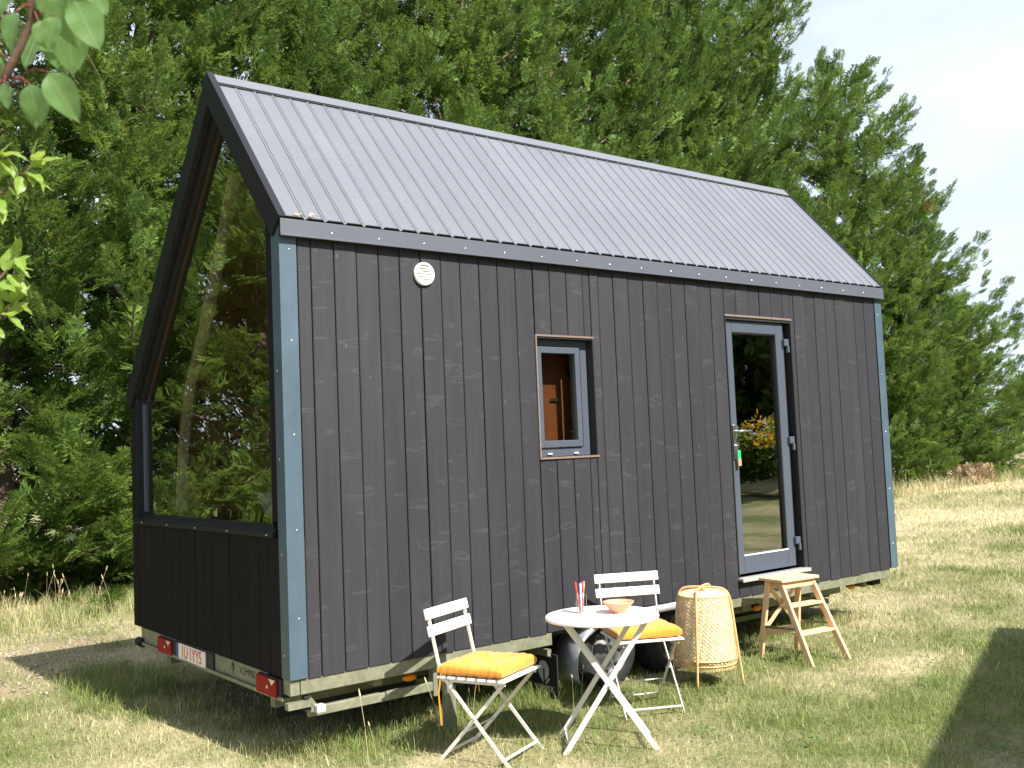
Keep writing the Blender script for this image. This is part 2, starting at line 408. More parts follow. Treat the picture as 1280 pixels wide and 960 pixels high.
# planks
pitch = .1355; xs = [.094, .171]
while xs[-1]+pitch < 5.30: xs.append(xs[-1]+pitch*random.uniform(.985, 1.015))
xs[-1] = min(xs[-1], 5.318)
if 5.318-xs[-1] > .05: xs.append(5.318)
def plank(x0, x1, z0, z1):
    g = .0026; dy = random.uniform(-.0025, .0025)
    b = MB(); w_ = x1-x0-2*g; h = z1-z0; c = .0035
    # slightly chamfered board, thin wobble
    prof = [(0, .018), (0, c-.0), (c, 0), (w_-c, 0), (w_, c), (w_, .018)]
    t0 = random.uniform(-.0012, .0012)
    rows = []
    for zz, off in ((0, 0), (h*.5, t0), (h, 0)):
        rows.append([(x0+g+px_+off, dy+py, zz) for px_, py in prof])
    v = sum(rows, []); n = len(prof); f = []
    for r in range(2):
        for k in range(n-1): f.append((r*n+k, r*n+k+1, (r+1)*n+k+1, (r+1)*n+k))
    f.append(tuple(range(n))[::-1]); f.append(tuple(range(2*n, 3*n)))
    b.add([(p_[0], p_[1], p_[2]+z0) for p_ in v], f)
    return b.build('plank', M_plank, fw)
def spans(x0, x1):
    z0 = random.uniform(-.004, .002)
    if x0 > AX0-.02 and x1 < AX1+.04: z0 = AZ
    segs = [(z0, ZT)]
    for (a, b, c, d) in ((WX0, WX1, WZ0, WZ1), (DX0, DX1, DZ0, DZ1)):
        if x1 > a+.001 and x0 < b-.001:
            segs = [(s0, c) for (s0, s1) in segs]+[(d, s1) for (s0, s1) in segs]
    return segs
cuts = sorted(set(xs))
for i in range(len(cuts)-1):
    x0, x1 = cuts[i], cuts[i+1]
    pieces = [(x0, x1)]
    for e in (WX0, WX1, DX0, DX1):
        pieces = [q for (a, b) in pieces for q in ([(a, e), (e, b)] if a+.002 < e < b-.002 else [(a, b)])]
    for (a, b) in pieces:
        if b-a < .012: continue
        for (z0, z1) in spans(a, b): plank(a, b, z0, z1)

# gable end facing the meadow: opening, post faces, planks
def gline_r(y): return EZ+(y-EY)*(RZ-EZ)/(RY-EY)
def gline_l(y): return RZ-(y-RY)*(RZ-BZ)/(W-RY)
OFF = .172
opening = [(.165, .735), (2.395, .735), (2.395, gline_l(2.395)-OFF), (RY+.0, RZ-OFF-.01), (.165, gline_r(.165)-OFF)]
def inset(poly, d):
    n = len(poly); o = []
    for i in range(n):
        p0 = Vector(poly[i-1]); p1 = Vector(poly[i]); p2 = Vector(poly[(i+1) % n])
        e1 = (p1-p0).normalized(); e2 = (p2-p1).normalized()
        n1 = Vector((-e1.y, e1.x)); n2 = Vector((-e2.y, e2.x))
        k = d/(1+n1.dot(n2)); o.append(tuple(p1+(n1+n2)*k))
    return o
gw = MB()
gw.box(.020, .10, .005, 2.495, 0.0, .70)
gw.box(.020, .30, 2.395, 2.495, .70, 1.60); gw.box(.020, .098, .024, .165, .70, 2.24)
gwall = gw.build('gable_wall', M_dark, house)
ys = [.092]
while ys[-1]+.134 < 2.44: ys.append(ys[-1]+.134)
ys.append(2.497)
for a, b in zip(ys[:-1], ys[1:]):
    g = .003; MB().box(0.0+random.uniform(-.002, .002), .0195, a+g, b-g, .002, .697).build('plank', M_plank_shade, gwall)
MB().box(.0, .0195, 2.397, 2.497, .703, 1.59).build('plank', M_plank_shade, gwall)
MB().box(.0, .0195, .094, .165, .783, 2.30).build('plank', M_plank_shade, gwall)
# corner trims (L profiles) with screws
ct = MB().box(-.003, .088, -.006, -.002, .004, ZT-.002).box(-.0065, -.003, -.006, .090, .004, ZT+.05).build('corner_trim', M_blue, house)
for z in (.30, .74, 1.22, 1.70, 2.17):
    MB().lathe([(.0001, .0025), (.004, .0022), (.0055, 0)], 10, c=(.050, -.0062, z), axis='y').build('screw', M_screw, ct)
for z in (.12, .62, 1.10, 1.55):
    MB().lathe([(.0001, -.0025), (.004, -.0022), (.0055, 0)], 10, c=(-.0067, .055, z), axis='x').build('screw', M_screw, ct)
ct2 = MB().box(5.320, Lx+.004, -.006, -.002, .004, ZT-.002).box(Lx+.004, Lx+.007, -.006, .09, .004, ZT-.002).build('corner_trim', M_blue, house)
for z in (.20, .65, 1.12, 1.60, 2.1):
    MB().lathe([(.0001, .0025), (.004, .0022), (.0055, 0)], 10, c=(5.365, -.0062, z), axis='y').build('screw', M_screw, ct2)

# back and far walls (board lined inside)
MB().box(.10, Lx, 2.43, 2.495, 0, BZ-.08).build('back_wall', M_plank, house)
far = MB().prism([(0.0, 0), (W-.01, 0), (W-.01, BZ-.1), (RY, RZ-.12), (0.0, EZ-.12)], Lx-.06, Lx-.003, lambda u, v, d: (d, u, v))
far.build('far_gable_wall', M_plank, house)
# roof: two slabs, panels as parts
fa = math.atan2(RZ-EZ, RY-EY); fl = math.hypot(RZ-EZ, RY-EY)
ba = math.atan2(RZ-BZ, W-RY); bl = math.hypot(RZ-BZ, W-RY)+.05
def FP(x, v, n): return (x, EY+v*math.cos(fa)-n*math.sin(fa), EZ+v*math.sin(fa)+n*math.cos(fa))
def BP(x, v, n): return (x, RY+v*math.cos(ba)+n*math.sin(ba), RZ-v*math.sin(ba)+n*math.cos(ba))
def slab(FPf, x0, x1, v0, v1, n0, n1, mb):
    v = [FPf(x, a, n) for n in (n0, n1) for (x, a) in ((x0, v0), (x1, v0), (x1, v1), (x0, v1))]
    mb.add(v, [(0,3,2,1),(4,5,6,7),(0,1,5,4),(1,2,6,5),(2,3,7,6),(3,0,4,7)])
# lining boards inside
lin = MB()
for k in range(22):
    z0 = .02+k*.13
    for (yy, zmax) in ((2.40, BZ-.1),):
        if z0 < zmax: lin.box(.3, 5.3, yy, 2.428, z0+.003, min(z0+.127, zmax))
for k in range(17):
    slab(BP, .30, 5.3, .06+k*.135, .06+k*.135+.130, -.125, -.101, lin)
for k in range(9):
    slab(FP, .30, 5.3, .06+k*.135, .06+k*.135+.130, -.125, -.101, lin)
lining = tag(lin.build('interior_lining', M_wood_in, house), kind='stuff')
MB().box(2.9, 2.94, .11, 2.39, .03, 1.5).build('partition', M_wood_in, house)
MB().box(.12, 5.33, .102, 2.40, -.0, .03).build('interior_floor', M_wood_in, house)
# wardrobe behind small window
MB().box(1.55, 2.35, .22, .25, .03, 2.1).build('cupboard_front', M_cup, house)
MB().box(1.93, 1.99, .205, .219, 1.40, 1.42).build('cupboard_handle', M_steel, house)

roof = MB()
slab(FP, .02, Lx-.01, .012, fl-.002, -.10, -.014, roof); slab(BP, .02, Lx-.01, 0.002, bl-.02, -.10, -.014, roof)
ro = roof.build('roof', [M_back], house)
rib = [0.0, .137]
while rib[-1]+.1148 < Lx-.03: rib.append(rib[-1]+.1148)
rib[-1] = Lx+.005 if Lx-rib[-1] < .05 else rib[-1]
if rib[-1] < Lx: rib.append(Lx+.005)
def roof_panel(FPf, x0, x1, v0, v1):
    # flat pan between two low folded seams with a narrow open joint
    prof = [(x0+.006, -.011), (x0+.006, .0), ((x0+x1)/2, .0012), (x1-.016, .0), (x1-.013, .0055), (x1-.003, .006), (x1-.001, .004), (x1-.001, -.011)]
    v = []; n = len(prof)
    for a_ in (v0, v1):
        v += [FPf(x, a_, q) for x, q in prof]
    f = [(k, k+1, k+1+n, k+n) for k in range(n-1)]
    # underside
    b0 = len(v); v += [FPf(x0, v0, -.009), FPf(x1, v0, -.009), FPf(x1, v1, -.009), FPf(x0, v1, -.009)]
    f += [(b0+3, b0+2, b0+1, b0)]
    f += [tuple(range(n))[::-1]+(b0, b0+1)] if False else []
    mb = MB().add(v, f)
    if FPf is FP: slab(FP, x1-.014, x1-.001, v0-.016, v0+.002, -.010, .0055, mb)
    return mb
for a, b in zip(rib[:-1], rib[1:]):
    roof_panel(FP, a, b, .012, fl-.03).build('roof_panel', M_roof, ro)
    roof_panel(BP, a, b, .03, bl).build('roof_panel', M_roof, ro)
# ridge cap
rc = MB(); slab(FP, -.012, Lx+.012, fl-.080, fl+.008, .0075, .0105, rc); slab(BP, -.012, Lx+.012, -.005, .085, .0075, .0105, rc)
rc.build('ridge_cap', M_roof, house)
for k in range(30):
    j_ = random.randrange(1, len(rib)-1); xk = rib[j_]+.045+random.uniform(-.01, .01); vk = random.choice([.30, .62, .95, 1.22])+random.uniform(-.01, .01)
    MB().lathe([(.0001, .003), (.0045, .0025), (.006, 0)], 8).build('screw', M_roof, ro).matrix_local = Matrix.Translation(FP(xk, vk, .0012)) @ Matrix.Rotation(fa, 4, 'X')
cl = MB()  # dark strips standing in for the shaded gaps at eave and ridge
for a, b in zip(rib[:-1], rib[1:]):
    slab(FP, a+.010, b-.020, .004, .011, -.012, .0085, cl); slab(FP, a+.018, b-.060, fl-.088, fl-.081, .0, .0068, cl)
tag(cl.build('slot_shade', M_back, ro), kind='stuff')
# fascia + drip lip + screws
fs = MB().box(-.01, Lx+.01, EY-.006, EY-.001, 2.243, EZ-.004).box(-.01, Lx+.01, EY-.012, EY+.002, 2.232, 2.243).box(.0, Lx, EY, .0, 2.243, 2.30)
fas = fs.build('fascia', M_fascia, house, bevel=.002)
x = .28
while x < Lx-.1:
    MB().lathe([(.0001, .003), (.004, .0025), (.006, 0)], 8, c=(x, EY-.0065, 2.268), axis='y').build('screw', M_screw, fas); x += .285
# verge trims at the gable: front face + soffit reveal
def mit(nn):      # apex where both slopes' offset planes meet
    n1 = Vector((-math.sin(fa), math.cos(fa))); n2 = Vector((math.sin(ba), math.cos(ba)))
    k = nn/(1+n1.dot(n2)); q_ = Vector((RY, RZ))+(n1+n2)*k; return (q_.x, q_.y)
ft0 = FP(0, -.006, .016)[1:]; ft1 = FP(0, -.006, -.118)[1:]; bt0 = BP(0, bl, .016)[1:]; bt1 = BP(0, bl, -.118)[1:]
MB().prism([ft1, ft0, mit(.016), mit(-.118)], -.022, .02, lambda u, v, d: (d, u, v)).build('verge_trim', M_trim, house, .002)
MB().prism([bt1, bt0, mit(.016), mit(-.118)], -.0215, .0195, lambda u, v, d: (d, u, v)).build('verge_trim', M_trim, house, .002)
slabs = MB(); slab(FP, .02, .30, .05, fl-.06, -.125, -.101, slabs); slab(BP, .02, .30, .05, bl-.05, -.125, -.101, slabs)
slabs.build('soffit', M_trim, house)
ve = MB(); slab(FP, Lx-.005, Lx+.012, 0, fl, -.10, .014, ve); slab(BP, Lx-.005, Lx+.012, 0, bl, -.10, .014, ve); ve.build('verge_trim', M_trim, house)
# gable window
gwin = empty('gable_window'); gwin.parent = house
def ring(poly, d, x0, x1, m, name, parent, bevel=0):
    inn = inset(poly, d); n = len(poly); v = []
    for xx in (x0, x1):
        v += [(xx, *p_) for p_ in poly]+[(xx, *p_) for p_ in inn]
    f = []
    for i in range(n):
        j = (i+1) % n
        f += [(i, j, n+j, n+i), (2*n+i, 2*n+j, 3*n+j, 3*n+i), (i, j, 2*n+j, 2*n+i), (n+i, n+j, 3*n+j, 3*n+i)]
    return MB().add(v, f).build(name, m, parent, bevel)
big = inset(opening, -.004)
ring(big, .030, .032, .100, M_trim, 'frame', gwin, .003)
gp = inset(opening, .015)
MB().prism(gp, .055, .061, lambda u, v, d: (d, u, v)).build('pane', M_glass, gwin)
ring(inset(opening, .024), .022, .066, .110, M_trim, 'inner_frame', gwin)
slp = MB(); a0 = Vector(inset(opening, .060)[2]); a1 = Vector(inset(opening, .060)[3])
slp.bar((.070, a0.x, a0.y), (.070, a1.x, a1.y), .016, .014); slp.build('glazing_bead', M_wood_brown, gwin)
vb = MB(); vb.box(.040, .054, 2.352, 2.364, .78, 1.52); vb.build('glazing_bead', M_frame, gwin)
sillo = MB().add([(-.014, .150, .700), (-.014, 2.41, .700), (-.014, .150, .726), (-.014, 2.41, .726), (.05, .150, .758), (.05, 2.41, .758), (.05, .150, .700), (.05, 2.41, .700)],
    [(0,1,3,2), (2,3,5,4), (4,5,7,6), (0,2,4,6), (1,7,5,3), (0,6,7,1)]).build('sill', M_trim, gwin, .002)
for y in (.22, .75, 1.25, 1.75, 2.25): MB().lathe([(.0001, -.003), (.004, -.0025), (.006, 0)], 8, c=(-.0145, y, .713), axis='x').build('screw', M_screw, sillo)
MB().box(.0005, .034, 2.386, 2.396, .74, 1.56).build('reveal', M_trim, gwin); MB().box(.0005, .034, .166, .174, .74, 2.35).build('reveal', M_trim, gwin)

# small window
win = empty('window'); win.parent = house
MB().box(WX0-.006, WX1+.006, -.008, .10, WZ1-.006, WZ1+.005).box(WX0-.006, WX1+.010, -.010, .10, WZ0-.012, WZ0).box(WX0-.006, WX0+.004, -.008, .10, WZ0, WZ1-.006).build('surround', M_wood_brown, win)
MB().box(WX1-.004, WX1+.004, -.006, .10, WZ0, WZ1-.006).box(WX0+.004, WX1-.004, -.002, .10, WZ1-.016, WZ1-.006).build('reveal', M_dark, win)
def rect_ring(x0, x1, z0, z1, w_, y0, y1, m, name, parent, wb=None, wt=None, wr=None, bevel=.003):
    wb = w_ if wb is None else wb; wt = w_ if wt is None else wt; wr = w_ if wr is None else wr
    b = MB(); b.box(x0, x0+w_, y0, y1, z0, z1); b.box(x1-wr, x1, y0, y1, z0, z1)
    b.box(x0+w_, x1-wr, y0, y1, z0, z0+wb); b.box(x0+w_, x1-wr, y0, y1, z1-wt, z1)
    # mitre look kept by bevelled joints
    return b.build(name, m, parent, bevel)
rect_ring(WX0+.005, WX1-.005, WZ0+.001, WZ1-.017, .034, .055, .12, M_frame, 'frame', win, wb=.055, wt=.04, wr=.055)
rect_ring(WX0+.036, WX1-.075, WZ0+.058, WZ1-.062, .040, .042, .10, M_frame, 'sash', win, wb=.042, wt=.04)
MB().box(WX0+.074, WX1-.113, .068, .074, WZ0+.098, WZ1-.1).build('pane', M_glass_clear, win)
MB().box(WX0+.075, WX1-.11, .0745, .085, WZ0+.09, WZ0+.097).build('gasket', M_dark, win)
for xx in (WX0+.10, WX1-.15): MB().box(xx, xx+.034, .045, .055, WZ0+.014, WZ0+.024).build('drain_cap', M_white, win, .002)

# door
door = empty('door'); door.parent = house
MB().box(DX0-.004, DX1+.004, -.008, .10, DZ1-.010, DZ1+.004).build('lintel', M_wood_brown, door)
MB().box(DX1-.010, DX1+.002, -.004, .10, DZ0, DZ1-.010).box(DX0-.002, DX0+.006, -.004, .10, DZ0, DZ1-.01).box(DX0+.006, DX1-.010, .0, .10, DZ1-.030, DZ1-.011).build('reveal', M_dark, door)
leaf = rect_ring(DX0+.010, DX1-.072, DZ0+.024, DZ1-.032, .088, .022, .085, M_frame, 'leaf', door, wb=.128, wt=.088, bevel=.005)
MB().box(DX1-.072, DX1-.012, .060, .10, DZ0+.02, DZ1-.03).build('frame', M_dark, door)
MB().box(DX0+.094, DX1-.156, .050, .056, DZ0+.145, DZ1-.112).build('pane', M_glass_door, door)
gk = MB().box(DX0+.098, DX0+.102, .028, .052, DZ0+.152, DZ1-.12).box(DX1-.166, DX1-.160, .026, .052, DZ0+.152, DZ1-.12).box(DX0+.098, DX1-.16, .028, .050, DZ1-.126, DZ1-.120)
gk.build('gasket', M_dark, door)
MB().box(DX0+.095, DX1-.158, .018, .024, DZ0+.149, DZ0+.158).build('bead', M_screw if False else M_white, door)
sl_ = MB().box(DX0-.012, DX1+.012, -.045, .03, DZ0-.012, DZ0+.003).box(DX0-.012, DX1+.012, -.048, -.043, DZ0-.022, DZ0+.003).build('threshold', simple('brushed_aluminium', (.42, .42, .41), .35, .25, var=.05, scale=30), door, .0015)
for z in (.31, 1.06, 1.80):
    h = MB().box(DX1-.090, DX1-.035, -.004, .022, z, z+.052).box(DX1-.052, DX1-.030, -.004, .018, z-.05, z).build('hinge', M_frame, door, .004)
hx = DX0+.055
hd = MB().box(hx-.017, hx+.017, .010, .022, .965, 1.215).build('handle_plate', M_steel, door, .006)
MB().tube([(hx, .012, 1.165), (hx, -.030, 1.165), (hx+.02, -.040, 1.165), (hx+.125, -.040, 1.165)], .0095, 10).build('lever', M_steel, hd)
MB().lathe([(.0001, .006), (.011, .006), (.011, 0)], 12, c=(hx, .010, 1.06), axis='y').build('lock_cylinder', M_steel, hd)

# round vent
vt = empty('vent'); vt.parent = house
MB().lathe([(.066, -.0), (.066, .012), (.060, .016), (.052, .016), (.052, .004), (.0001, .004)], 36, c=(.862, -.004, 2.103), axis='y').build('flange', M_white, vt)
for k in range(6):
    z = 2.103-.038+k*.0152; hw = math.sqrt(.052**2-(z-2.103)**2)-.002
    MB().add([(.862-hw, -.010, z+.006), (.862+hw, -.010, z+.006), (.862+hw, -.019, z-.005), (.862-hw, -.019, z-.005), (.862-hw, -.008, z-.001), (.862+hw, -.008, z-.001)], [(0,1,2,3), (3,2,5,4)]).build('louvre', M_white, vt)

# ---- trailer
MB().box(.055, AX0-.05, .008, .05, -.076, -.002).build('floor_beam', M_galv, house, .003)
MB().box(3.16, Lx-.10, .008, .05, -.070, -.002).build('floor_beam', M_galv, house, .003)
ch = MB(); ch.box(.115, .86, .045, .075, -.205, -.158); ch.build('lower_rail', M_galv, house, .003)
ch = MB(); ch.box(.86, .888, .04, .09, -.235, -.080).box(.895, .93, .04, .10, -.21, -.08); ch.build('bracket', M_galv, house, .002)
ch = MB(); ch.box(.93, 1.70, .30, .34, -.24, -.19); ch.build('lower_rail', M_galv, house)
MB().box(.10, Lx-.2, .42, .48, -.22, -.02).box(.10, Lx-.2, 2.05, 2.11, -.22, -.02).build('chassis_rail', M_galv, house)
MB().box(.10, Lx-.1, .11, 2.4, -.045, -.012).build('underfloor', M_dark, house)
MB().box(.14, 1.72, .50, .52, -.30, -.05).build('shade_sheet', M_dark, house)  # added black sheet standing in for the deep shade under the house
MB().box(3.3, 5.2, .52, .54, -.26, -.05).build('shade_sheet', M_dark, house)  # second added sheet, same shade beyond the wheels
for x in (.5, 1.3, 3.5, 4.3, 5.0): MB().box(x, x+.05, .06, 2.4, -.12, -.048).build('cross_member', M_galv, house)
MB().box(3.35, 5.1, .46, .50, -.30, -.26).box(3.26, 3.30, .25, .29, -.26, -.02).box(3.45, 3.50, .20, .30, -.25, -.02).build('lower_rail', M_galv, house, .002)
MB().box(3.30, 3.52, .28, .31, -.24, -.06).build('side_plate', M_galv, house)
# corner steady leg
jk = MB().box(.905, .975, -.008, .03, -.50, -.078).build('steady_leg', M_galv, house, .003)
MB().lathe([(.0001, .05), (.026, .05), (.030, .02), (.030, 0)], 16, c=(.985, -.012, -.155), axis='y').build('knob', M_dark, jk)
# rear beam with lights
rb = MB().box(.006, .055, .30, 2.36, -.095, -.001).box(-.01, .035, .08, 2.36, -.112, -.098).box(-.013, -.009, .08, 2.36, -.112, -.092).build('rear_beam', M_galv, house, .002)
MB().box(.0, .05, .01, .09, -.075, .0).build('corner_plate', M_galv, rb)
MB().box(-.02, .11, -.005, .035, -.140, -.108).build('end_cap', M_galv, rb)
MB().box(.075, .112, .01, .05, -.165, -.09).build('rubber_buffer', M_rubber, rb, .004)
MB().tube([(-.0, 2.30, -.10), (-.0, 2.40, -.10)], .03, 14).build('rubber_buffer', M_rubber, rb)
def tail_light(y0, y1):
    o = MB().box(-.01, .034, y0, y1, -.108, -.008).build('tail_light', M_dark, house, .004)
    MB().box(-.022, -.011, y0+.035, y1-.004, -.102, -.012).build('lens', M_red, o, .004)
    MB().add([(-.0235, y0+.04, -.015), (-.0235, y0+.12, -.015), (-.0235, y0+.08, -.045)], [(0, 1, 2)]).build('reflector', M_clear, o)
    MB().lathe([(.0001, -.004), (.008, -.003), (.010, 0)], 10, c=(-.0225, (y0+y1)/2, -.06), axis='x').build('bolt', M_screw, o)
tail_light(.10, .385); tail_light(1.66, 1.955)
MB().box(-.008, .005, 1.02, 1.66, -.115, -.003).build('plate_holder', M_dark, house, .003)
lp = MB().box(-.020, -.009, 1.12, 1.56, -.095, -.004).build('licence_plate', M_plate, house, .003)
MB().box(-.019, -.009, 1.562, 1.597, -.092, -.006).build('plate_band', simple('plate_blue', (.02, .03, .25), .4), lp)
def text_part(name, s, size, m, parent, loc, rot, sx=1, ext=.0006):
    cu = bpy.data.curves.new(name, 'FONT'); cu.body = s; cu.size = size; cu.extrude = ext; cu.align_x = 'CENTER'; cu.align_y = 'CENTER'
    cu.resolution_u = 3
    tmp = bpy.data.objects.new(name, cu); col.objects.link(tmp)
    dg = bpy.context.evaluated_depsgraph_get(); me_ = bpy.data.meshes.new_from_object(tmp.evaluated_get(dg))
    bpy.data.objects.remove(tmp); me_.materials.clear(); me_.materials.append(m)
    o = bpy.data.objects.new(name, me_); put(o, parent); o.location = loc; o.rotation_euler = rot; o.scale = (sx, 1, 1); return o
R_rear = (math.pi/2, 0, -math.pi/2)      # reads from the -x side
text_part('lettering', '1U·1YY5', .108, M_platered, lp, (-.0208, 1.335, -.050), R_rear, .86)
text_part('holder_text', 'TRAILERS', .016, M_platewhite, house.children[-1] if False else lp, (-.0088, 1.36, -.105), R_rear)
text_part('lettering', 'VLEMMIX', .056, M_logo_black, rb, (.0055, .555, -.040), R_rear, .95)
lg = MB(); th = [math.radians(a) for a in range(-250, 71, 20)]
def drop(cx, cz, r, xx, mb):
    pts = [(cx+r*math.cos(a)*.75, cz+r*math.sin(a)) for a in [math.radians(t) for t in range(-60, 241, 15)]]+[(cx, cz-1.7*r)]
    mb.prism(pts, xx, xx+.0006, lambda u, v, d: (d, u, v))
drop(.755, -.036, .027, .0050, lg); lg.build('logo', M_logo_black, rb)
lg = MB(); lg.box(.0042, .0049, .750, .757, -.085, -.031); lg.build('logo_cut', M_galv, rb)
# wheels
def wheel(cx):
    o = empty('wheel', (cx, .155, -.205)); o.parent = house
    t = MB(); R_, wd = .245, .085
    prof = [(.150, -wd+.01), (.155, -wd), (.205, -wd-.004), (.235, -wd+.012), (R_-.002, -wd+.03), (R_, 0), (R_-.002, wd-.03), (.235, wd-.012), (.205, wd+.004), (.155, wd), (.150, wd-.01)]
    t.lathe(prof, 48, axis='y')
    ty = t.build('tyre', M_rubber, o)
    tr = MB()
    for k in range(60):
        a = 2*math.pi*k/60
        for s in (-1, 1):
            c0 = Vector((math.cos(a)*(R_+.001), s*.035, math.sin(a)*(R_+.001))); tan = Vector((-math.sin(a), .0, math.cos(a)))
            rad = Vector((math.cos(a), 0, math.sin(a)))
            tr.bar(c0-Vector((0, .025, 0))*1-tan*.004, c0+Vector((0, .025, 0))+tan*.004, .014, .006, rad)
    tag(tr.build('tread', M_rubber, o), kind='stuff')
    r = MB(); r.lathe([(.150, .080), (.145, .065), (.138, .045), (.10, .040), (.085, .062), (.055, .066), (.045, .080), (.0001, .082)], 40, axis='y')
    r.lathe([(.150, .080), (.156, .086), (.152, .089), (.146, .070)], 40, axis='y')
    r.build('rim', M_rim, o)
    for k in range(5):
        a = 2*math.pi*k/5; MB().lathe([(.0001, .082), (.008, .082), (.009, .06)], 6, c=(math.cos(a)*.033, 0, math.sin(a)*.033), axis='y', smooth=False).build('nut', M_screw, o)
    for k in range(8):
        a = 2*math.pi*k/8; MB().lathe([(.0001, .054), (.014, .0535), (.016, .051)], 10, c=(math.cos(a)*.122, 0, math.sin(a)*.122), axis='y').build('rim_hole', M_dark, o)
    return o
w1 = wheel(2.21); w2 = copy_tree(w1, house); w2.location.x = 2.80
MB().tube([(2.21, .25, -.205), (2.21, 2.2, -.215)], .03).tube([(2.80, .25, -.215), (2.80, 2.2, -.215)], .03).build('axle', M_galv, house)
# fender: sheet from behind the flap, over both wheels
pth = []
cxf, czf, rf = 2.19, -.250, .290
for a in np.linspace(200, 90, 14): pth.append((cxf+rf*math.cos(math.radians(a))*1.12, czf+rf*math.sin(math.radians(a))))
for a in np.linspace(90, -20, 14): pth.append((2.82+rf*math.cos(math.radians(a))*1.12, czf+rf*math.sin(math.radians(a))))
v = []; f = []
for (x, z) in pth:
    v += [(x, -.008, z), (x, .002, z+.004), (x, .012, z+.006), (x, .215, z+.006)]
for i in range(len(pth)-1):
    for k in range(3): f.append((i*4+k, i*4+k+1, i*4+k+5, i*4+k+4))
# outer lip
n0 = len(v)
for (x, z) in pth:
    dx, dz = x-2.5, z+.3; v.append((x, -.010, z-.040*max(0, min(1, (z+.12)/.12)))); 
for i in range(len(pth)-1): f.append((i*4, n0+i, n0+i+1, (i+1)*4))
fo = MB().add(v, f, True).build('fender', M_fender, house)
sm = fo.modifiers.new('solid', 'SOLIDIFY'); sm.thickness = .004
MB().box(AX0, 3.2, .30, .33, -.20, .05).box(AX0, 3.2, .10, .33, .052, .10).build('wheel_box', M_dark, house)
MB().box(AX0-.04, AX0-.01, .07, .36, -.135, -.115).box(AX0-.04, AX0-.015, .07, .36, -.155, -.135).build('flap_bracket', M_galv, house)
mf = MB().box(1.745, 1.755, .040, .295, -.420, -.150).build('mudflap', M_rubber, house, .002)
for y in (.10, .24): MB().lathe([(.0001, -.005), (.007, -.004), (.009, 0)], 8, c=(1.7445, y, -.165), axis='x').build('bolt', M_screw, mf)
fl_ = MB(); pts = [(.170+.052*math.cos(math.radians(t)), -.255+.058*math.sin(math.radians(t))) for t in range(-60, 241, 12)]+[(.172, -.335), (.176, -.33)]
fl_.prism(pts, 1.7432, 1.7445, lambda u, v, d: (d, u, v)); fl_.build('logo', M_logo_grey, mf)
MB().box(1.7424, 1.7431, .158, .172, -.335, -.245).build('logo_cut', M_rubber, mf)
lc = MB(); lc.bar((1.7428, .150, -.335), (1.7428, .115, -.300), .012, .0008, (1, 0, 0)); lc.build('logo', M_logo_grey, mf)
text_part('lettering', 'VLEMMIX', .046, M_logo_grey, mf, (1.7436, .168, -.362), R_rear, .95)
text_part('lettering', 'TRAILERS', .020, M_logo_grey, mf, (1.7436, .168, -.388), R_rear, 1)
# markers and lamps
def marker(x, y, z, name='side_marker'):
    o = MB().box(x-.03, x+.03, y+.01, y+.03, z-.005, z+.035).build(name, M_dark, house)
    s = MB(); prof = [(.0001, .012), (.02, .010), (.034, .004), (.036, -.004)]; s.lathe(prof, 20, c=(0, 0, 0), axis='y')
    q = s.build('lens', M_orange, o); q.location = (x, y, z-.002); q.scale = (1.25, 1.3, .62)
marker(.735, .085, -.115); marker(3.70, .085, -.120); marker(4.88, .085, -.105)
MB().box(.115, .165, -.045, .0, -.170, -.132).build('work_lamp', simple('lamp_housing', (.42, .42, .43), .4), house, .004)
MB().box(.122, .158, -.0465, -.0445, -.163, -.139).build('lamp_glass', M_clear, house.children[-1], .002)
MB().bar((.098, -.0, -.10), (.130, -.01, -.145), .012, .02).build('lamp_arm', M_galv, house)
MB().box(5.19, 5.32, .10, .16, -.135, -.085).build('rubber_buffer', M_rubber, house, .01)
# bed, pillow, curtain inside the glass end
bed = MB().box(.35, 1.9, .35, 2.35, .25, .60).build('bed', M_bed, None, .04); tag(bed, 'pale bed standing inside behind the big gable window', 'bed')
def pillow(loc, rz, tilt):
    bm = bmesh.new(); bmesh.ops.create_grid(bm, x_segments=14, y_segments=14, size=1)
    for v_ in bm.verts:
        x_, y_ = v_.co.x, v_.co.y; t_ = (1-abs(x_)**3)*(1-abs(y_)**3)
        v_.co.z = .10*t_**.6; v_.co.x *= .28*(1-.06*(1-abs(y_))); v_.co.y *= .22*(1-.06*(1-abs(x_)))
    geo = bmesh.ops.duplicate(bm, geom=bm.verts[:]+bm.edges[:]+bm.faces[:])
    for e in geo['geom']:
        if isinstance(e, bmesh.types.BMVert): e.co.z *= -1
    bmesh.ops.remove_doubles(bm, verts=bm.verts, dist=.002); bmesh.ops.recalc_face_normals(bm, faces=bm.faces)
    for fc in bm.faces: fc.smooth = True
    m_ = bpy.data.meshes.new('pillow'); bm.to_mesh(m_); bm.free(); m_.materials.append(M_pillow)
    o = bpy.data.objects.new('pillow', m_); put(o); o.location = loc; o.rotation_euler = (tilt, .0, rz)
    return tag(o, 'pale blue pillow on the bed seen through the gable window', 'pillow')
pillow((.50, .85, .74), .5, .9)
def curtain(rows):
    v = []; n = 60
    for (ya, yb, z) in rows:
        for i in range(n+1):
            t_ = i/n; v.append((.22+.030*math.sin(t_*38)+.012*math.sin(t_*91+z), ya+(yb-ya)*t_, z))
    m_ = n+1
    return MB().add(v, [(r*m_+i, r*m_+i+1, (r+1)*m_+i+1, (r+1)*m_+i) for r in range(len(rows)-1) for i in range(n)], True)
